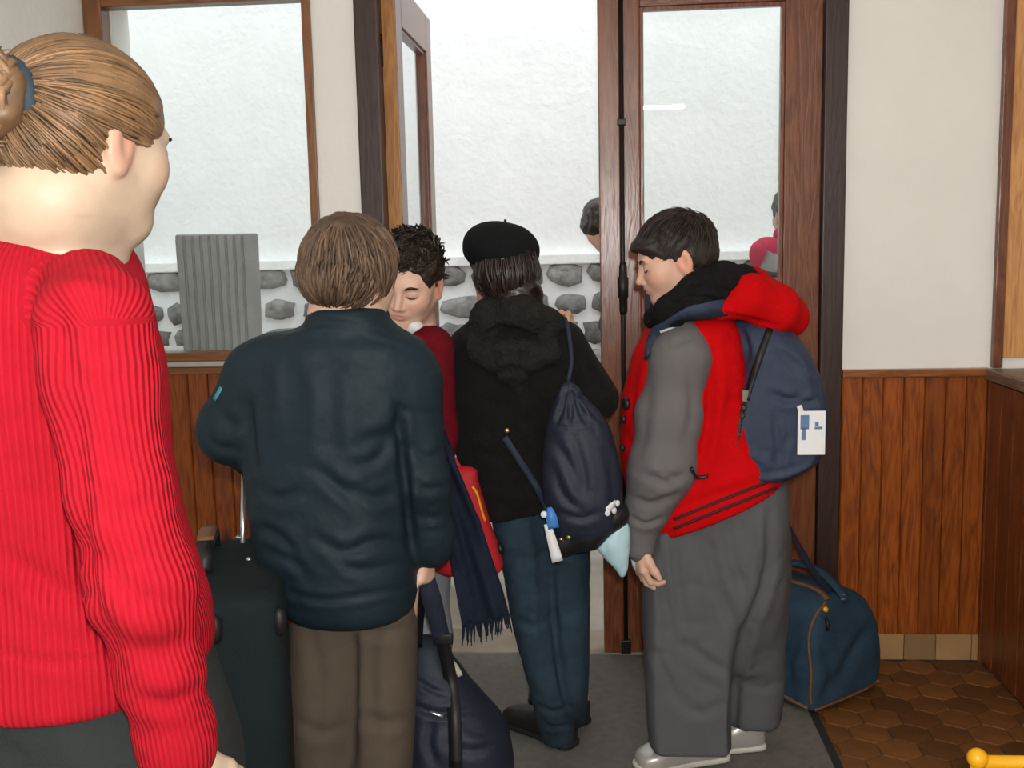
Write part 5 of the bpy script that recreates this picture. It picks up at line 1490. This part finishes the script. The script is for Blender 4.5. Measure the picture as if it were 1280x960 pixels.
# scarf with fringe
rows_s = [(402, 452, 482, 2.13), (450, 462, 505, 2.18), (510, 485, 542, 2.22), (560, 512, 562, 2.23), (590, 532, 571, 2.23), (640, 552, 592, 2.23), (700, 563, 611, 2.235), (750, 572, 628, 2.24), (784, 578, 637, 2.245)]
V, Fc = [], []; nu = 15
tt = np.linspace(0, 1, 40); rs_ = np.array(rows_s, float)
rows_d = np.stack([np.interp(tt * (len(rs_) - 1), np.arange(len(rs_)), rs_[:, k]) for k in range(4)], 1)
for side in (-1, 1):
    for i, (y, xl, xr, Y_) in enumerate(rows_d):
        for k in range(nu):
            u = k / (nu - 1); yy = y - u * (14 if i > 25 else 8)
            p_ = P(xl + (xr - xl) * u, yy, Y_ + .012 * math.sin(u * 9 + i * .12) + .006 * math.sin(u * 17 - i * .2)); p_[1] += side * .003
            V.append(p_)
no = 40 * nu
for s_ in (0, 1):
    for i in range(39):
        for k in range(nu - 1):
            a = s_ * no + i * nu + k; q = [a, a + 1, a + nu + 1, a + nu]; Fc.append(q[::-1] if s_ else q)
for i in range(39):
    for k in (0, nu - 1):
        a = i * nu + k; Fc.append([a, a + nu, no + a + nu, no + a])
for i in (0, 39):
    for k in range(nu - 1):
        a = i * nu + k; Fc.append([a, a + 1, no + a + 1, no + a])
sf = empty('scarf', P(600, 790, 2.24), 'long navy wool scarf with fringed end hanging beside dark jeans', 'scarf')
obj('scarf_cloth', (np.array(V), Fc), m_scarf, sf)
fr_r = random.Random(8); gl = []
for k in range(30):
    u = (k + .5) / 30; b_ = P(578 + 59 * u, 783 - 14 * u, 2.245 + .012 * math.sin(u * 9 + 39 * .12))
    dx_ = fr_r.uniform(-.006, .01)
    gl.append(tube([b_ + [0, 0, .004], b_ + [dx_ * .5, fr_r.uniform(-.004, .004), -.016], b_ + [dx_, fr_r.uniform(-.006, .006), -fr_r.uniform(.03, .05)]], [.0028, .0025, .0010], 5, 5))
o = obj('fringe', join(*gl), m_scarf, sf); o['kind'] = 'stuff'

# red bag behind the scarf
YR = 2.42
rb = empty('red_bag', P(585, 715, YR), 'red cloth bag with yellow trim hanging behind the navy scarf', 'bag')
f = Sculpt(*bounds(P(535, 580, YR), P(640, 725, YR), m=.08), .0065)
f.rows([(582, 556, 598, .02), (600, 548, 598, .035), (650, 541, 612, .045), (700, 540, 628, .05), (717, 546, 630, .045)], YR, .05, .015, n=2.8, rnd=.02)
g = wrinkle(f.mesh(), .003, (14, 14, 14), 2); rbo = obj('bag_body', g, m_redbag, rb); tR = hits([rbo])
q = [on(tR, x, y, .002, YR - .03) for x, y in ((590, 608), (596, 618), (602, 640), (606, 652))]
obj('trim', ribbon([a for a, _ in q], .006, .003, np.array([b for _, b in q]), 10), m_yellow, rb)
c, n_ = on(tR, 624, 686, .004, YR - .03); obj('buckle', disc(c, n_, .014, .006), m_case2, rb)
obj('strap', ribbon([P(575, 590, YR), P(562, 575, YR - .0), P(551, 622, YR - .01)], .02, .004, (0, -1, 0), 10), m_redbag, rb)

# drawstring bag on the black coat
YK = YC - .17
dk = empty('drawstring_bag', P(728, 690, YK), 'navy drawstring bag hanging on the back of the black coat', 'bag')
f = Sculpt(*bounds(P(660, 460, YK), P(785, 700, YK), m=.10), .0055)
f.rows([(474, 704, 714, .012), (492, 696, 728, .03), (515, 687, 748, .05), (532, 683, 762, .06), (570, 679, 772, .07), (615, 678, 777, .075), (650, 684, 776, .07), (672, 692, 768, .055)], YK, .06, .015, n=2.3, rnd=.02)
f.plane(P(700, 690, YK), (.42, 0, -.9), .01)
g = crease(f.mesh(), [([(708, 480), (704, 505), (694, 530)], .005, .009), ([(711, 482), (713, 510), (712, 530)], .004, .010), ([(715, 484), (724, 508), (734, 530)], .005, .009), ([(718, 486), (738, 510), (756, 530)], .005, .008), ([(688, 545), (712, 580), (728, 620)], .012, .006), ([(715, 545), (730, 590), (732, 615)], .010, .006), ([(690, 580), (705, 620), (728, 640)], .010, .006), ([(700, 640), (725, 648), (750, 640)], .008, .005), ([(684, 531), (720, 535), (762, 531)], .004, .003), ([(758, 560), (766, 600), (768, 640)], .010, .005)])
g = wrinkle(g, .003, (15, 15, 15), 9); kb = obj('bag_body', g, m_navybag, dk)
f = Sculpt(*bounds(P(690, 620, YK), P(785, 700, YK), m=.09), .0055)
f.chain([P(703, 678, YK), P(735, 664, YK), P(766, 643, YK)], [.034, .042, .040], .02, flat=((0, 1, 0), 1.3))
g = wrinkle(f.mesh(), .002, (14, 14, 14), 2); kp = obj('base_panel', g, m_case2, dk)
tK = hits([kb, kp, coC])
# white mark on the base
q = [on(tK, x, y, .002, YK - .07) for x, y in ((757, 637), (764, 633), (769, 626))]
obj('logo', ribbon([a for a, _ in q], [.010, .022, .006], .002, np.array([b for _, b in q]), 10), m_card, kp)
for x, y in ((759, 641), (767, 638), (771, 629)):
    c, n_ = on(tK, x, y, .0022, YK - .07); obj('logo', disc(c, n_, .0075, .0015), m_card, kp)
for x, y in ((702, 673), (711, 671)):
    c, n_ = on(tK, x, y, .003, YK - .07); obj('eyelet', disc(c, n_, .006, .003), m_brass, kp)
q = [on(tK, x, y, .013, YK - .06) for x, y in ((632, 545), (650, 575), (672, 612), (690, 642))]
obj('cord', ribbon([a for a, _ in q], .016, .005, np.array([b for _, b in q]), 14), m_strapnavy, dk)
q = [on(tK, x, y, .006, YK) for x, y in ((709, 476), (712, 450), (710, 420))] + [(P(706, 398, YC - .02), None)]
obj('cord', tube([a for a, _ in q], .006, 8, 14), m_strapnavy, dk)
c, n_ = on(tK, 634, 538, .004, YC - .12); obj('cord_end', disc(c, n_, .0065, .005), m_brass, dk)
q = [on(tK, x, y, .010, YK - .06)[0] for x, y in ((686, 640), (694, 652))]
tg = obj('tag', ribbon([P(684, 655, YK - .09), P(690, 676, YK - .09), P(697, 702, YK - .09)], [.016, .022, .026], .003, (0.1, -1, .1), 8), m_card, dk)
obj('clip', ribbon([P(687, 634, YK - .088), P(689, 646, YK - .092), P(692, 660, YK - .088)], [.010, .026, .026], .006, (0.1, -1, .1), 8), m_skyblue, dk)
obj('clip_button', disc(P(680, 643, YK - .092), (0, -1, .1), .008, .004), m_card, dk)

# pale blue plastic bag
YP = 2.44
pb = empty('plastic_bag', P(765, 722, YP), 'pale blue plastic bag hanging beside the grey sleeve', 'bag')
f = Sculpt(*bounds(P(735, 650, YP), P(800, 725, YP), m=.06), .005)
f.rows([(654, 768, 786, .018), (666, 750, 788, .024), (680, 744, 788, .028), (700, 757, 786, .022), (714, 770, 784, .014), (722, 775, 781, .008)], YP, .02, .01, n=2.2, rnd=.006)
obj('bag_body', wrinkle(f.mesh(), .002, (26, 26, 26), 3), m_lblue, pb)
obj('handle', tube([P(783, 672, YP), P(788, 690, YN - .012), P(794, 712, YN)], [.006, .004, .004], 6, 8), m_lblue, pb)

# navy backpack
YT = YD - .01
bp_ = empty('backpack', P(965, 596, YT), 'navy rucksack with white name card worn over the red jacket', 'backpack')
f = Sculpt(*bounds(P(870, 370, YT), P(1045, 610, YT), m=.12), .0065)
f.rows([(398, 912, 965, .07), (425, 915, 1000, .11), (460, 918, 1018, .135), (500, 908, 1030, .145), (540, 896, 1032, .148), (570, 890, 1022, .14), (590, 905, 995, .11), (600, 930, 975, .08)], YT, .14, .03, n=2.4, rnd=.02)
f.cone(P(930, 560, YT - .08), P(896, 556, YT - .09), .045, .025, .03)
g = crease(f.mesh(), [([(965, 492), (985, 500), (1000, 497)], .008, .008), ([(1000, 506), (1012, 502), (1026, 500)], .006, .008), ([(968, 520), (972, 560), (966, 588)], .008, .006), ([(985, 545), (978, 565), (974, 590)], .008, .006), ([(905, 560), (930, 575), (960, 590)], .008, .006), ([(968, 430), (985, 450), (1010, 465)], .014, .005), ([(925, 410), (932, 430), (934, 450)], .008, .010), ([(1008, 462), (1018, 480), (1022, 500)], .008, .006), ([(900, 540), (912, 560), (915, 580)], .010, .006), ([(890, 556), (930, 588), (965, 592), (1010, 578)], .006, .004)])
g = wrinkle(g, .003, (12, 12, 12), 19); bpo = obj('pack_body', g, m_navypack, bp_); tT = hits([bpo])
q = [on(tT, x, y, .004, YT - .12) for x, y in ((962, 412), (950, 445), (940, 478), (934, 500))]
obj('strap', ribbon([a for a, _ in q], .017, .004, np.array([b for _, b in q]), 14), m_case2, bp_)
c, n_ = on(tT, 934, 495, .007, YT - .12); obj('buckle', box(c[0] - .008, c[0] + .008, c[1] - .005, c[1] + .005, c[2] - .014, c[2] + .014, .003), material('taupe_plastic', (0.18, 0.15, 0.12), 0.5), bp_)
q = [on(tT, x, y, .005, YT - .12) for x, y in ((931, 505), (927, 525), (924, 540), (920, 556))]
cord = obj('cord', tube([a for a, _ in q], .004, 6, 16), m_case2, bp_)
for x, y in ((932, 510), (930, 520), (926, 530), (923, 543), (920, 554)):
    c, n_ = on(tT, x, y, .006, YT - .12); obj('knot', disc(c, n_, .0055, .005, 8), material('olive_cord', (0.06, 0.05, 0.035), .8), cord)
# name card in its sleeve
cs = [on(tT, x, y, .007, YT - .12) for x, y in ((1013, 518), (1013, 540), (1012, 560))]
cn = unit(sum(b for _, b in cs)); cc = cs[1][0]
ux = unit(np.array([1, 0, 0]) - cn * cn[0]); uz = np.cross(ux, -cn) * -1.0; uz = uz if uz[2] > 0 else -uz
def plate(cx_, cz_, w, h, t, off):
    c_ = cc + ux * cx_ + uz * cz_ + cn * off
    V = [c_ + ux * sx * w / 2 + uz * sz * h / 2 + cn * sn * t / 2 for sn in (-1, 1) for sx, sz in ((-1, -1), (1, -1), (1, 1), (-1, 1))]
    return np.array(V), [[3, 2, 1, 0], [4, 5, 6, 7], [0, 1, 5, 4], [1, 2, 6, 5], [2, 3, 7, 6], [3, 0, 4, 7]]
cd = obj('name_card', plate(0, 0, .064, .105, .0025, .004), m_card, bp_, smooth=False)
for a_ in ((-.016, .026, .020, .034), (-.018, -.002, .010, .03), (.016, .012, .018, .006), (.012, .022, .008, .010)):
    obj('card_print', plate(*a_, .001, .0058), m_cardblue, cd, smooth=False)
c, n_ = on(tT, 1000, 514, .008, YT - .12); obj('card_clip', ribbon([c + [-.004, 0, .016], c + [.006, 0, -.014]], .012, .005, n_, 5), m_shirt, bp_)
# shoulder strap over the boy's shoulder
tD2 = hits([jD, slD, liD])
q = [on(tD2, x, y, .006, YN) for x, y in ((908, 384), (884, 386), (856, 392), (832, 404), (818, 424), (812, 446))]
obj('shoulder_strap', ribbon([a for a, _ in q], [.040, .046, .042, .034, .030, .028], .008, np.array([b for _, b in q]), 20), m_navypack, bp_)

# denim holdall on the tiles
k0 = PZ(1015, 900); k1 = PZ(1105, 859); e1 = unit((k1 - k0) * [1, 1, 0]); wE = np.linalg.norm((k1 - k0)[:2])
e2 = np.array([-e1[1], e1[0], 0]); LB = .46; zt_ = .335
db = empty('holdall', k0 + e1 * wE / 2 + e2 * LB / 2, 'blue denim holdall with brown piping standing on the tiles', 'bag')
f = Sculpt(*bounds(k0, k1, k0 + e2 * LB, k1 + e2 * LB, k0 + [0, 0, zt_], m=.06), .0075)
o_ = k0 + e1 * wE / 2
f.loft([(0.0118, 0, LB / 2, wE / 2, LB / 2), (.10, 0, LB / 2, wE / 2 + .004, LB / 2 + .004), (.20, -.005, LB / 2, wE / 2 - .006, LB / 2), (.275, -.01, LB / 2, wE / 2 - .028, LB / 2 - .012), (zt_ - .012, -.02, LB / 2, wE / 2 - .075, LB / 2 - .03), (zt_, -.02, LB / 2, wE / 2 - .11, LB / 2 - .06)], .01, n=9, u=e1, v=e2, w=(0, 0, 1), o=o_, rnd=.012)
g = crease(f.mesh(), [([(1085, 785), (1065, 820), (1030, 880)], .016, .010), ([(1025, 800), (1040, 840), (1030, 870)], .014, .006), ([(1000, 800), (985, 830), (990, 860)], .012, .006)])
g = wrinkle(g, .005, (9, 9, 9), 27); dbo = obj('bag_body', g, m_denim, db); tB_ = hits([dbo])
def on_b(pts, off=.003): return [on(tB_, x, y, off, 2.95)[0] for x, y in pts]
obj('piping', tube(on_b([(1033, 752), (1018, 772), (1011, 800), (1014, 840), (1013, 868), (1014, 880)]), .0045, 6, 24), m_denimtrim, db)
obj('piping', tube(on_b([(1018, 887), (1036, 880), (1060, 870), (1082, 860), (1098, 851)]), .0045, 6, 20), m_denimtrim, db)
obj('piping', tube(on_b([(978, 868), (990, 875), (1002, 881), (1010, 885)]), .0055, 6, 16), m_denimtrim, db)
zp = obj('zip', ribbon(on_b([(984, 726), (1005, 732), (1024, 740), (1034, 750)]), .016, .004, (0, -.5, 1), 14), m_denimtrim, db)
c = on_b([(1031, 772)])[0]; obj('zip_pull', tube([c, c + [.006, -.008, -.02], c + [.004, -.010, -.036]], [.006, .005, .004], 6), m_case2, zp)
obj('zip_ring', disc(on_b([(1030, 762)], .006)[0], (0, -1, .2), .008, .004), m_yellow, zp)
h0, h1 = on_b([(985, 716), (1052, 748)], .004)
obj('handle', ribbon([h0 + [-.03, .05, 0], h0 + [0, 0, .03], (h0 + h1) / 2 + [.01, 0, .045], h1 + [0, 0, .012], h1 + [0, 0, -.01]], .03, .006, (.2, -.6, .8), 20), m_denim, db)
obj('handle_rivet', disc(h1 + [0, -.004, .004], (0, -1, .4), .009, .004), m_steel, db)
obj('shoulder_strap', ribbon([P(979, 648, 2.72), P(1000, 686, 2.85), P(1022, 722, 2.93), h1 + [-.02, .03, .0]], .018, .004, (.3, -1, .3), 16), m_strapnavy, db)

# yellow ball-topped rail
YY = 1.62
yk = P(1222, 948, YY)
yr = empty('toy_rail', (yk[0] + .15, YY, 0), 'yellow rail with a ball-topped post standing near the counter', 'rail')
obj('ball', lathe([(.001, -.0165)] + [(.0165 * math.cos(a_), .0165 * math.sin(a_)) for a_ in np.linspace(-1.4, 1.4, 11)] + [(.001, .0165)], yk, 20), m_yellow, yr)
obj('post', lathe([(.011, -yk[2] + .001), (.011, -.012)], yk, 14), m_yellow, yr)
obj('post', lathe([(.011, -yk[2] + .001), (.011, -.006)], yk + [.30, 0, 0], 14), m_yellow, yr)
obj('ball', lathe([(.001, -.0165)] + [(.0165 * math.cos(a_), .0165 * math.sin(a_)) for a_ in np.linspace(-1.4, 1.4, 11)] + [(.001, .0165)], yk + [.30, 0, 0], 20), m_yellow, yr)
obj('bar', tube([yk + [.005, 0, -.006], yk + [.30, 0, -.006]], .011, 12), m_yellow, yr)
obj('bar', tube([yk + [.005, 0, -.22], yk + [.30, 0, -.22]], .009, 12), m_yellow, yr)
for s_ in (0, .30):
    obj('foot', box(yk[0] + s_ - .02, yk[0] + s_ + .02, YY - .10, YY + .10, .0005, .016, .003), m_yellow, yr, smooth=False)
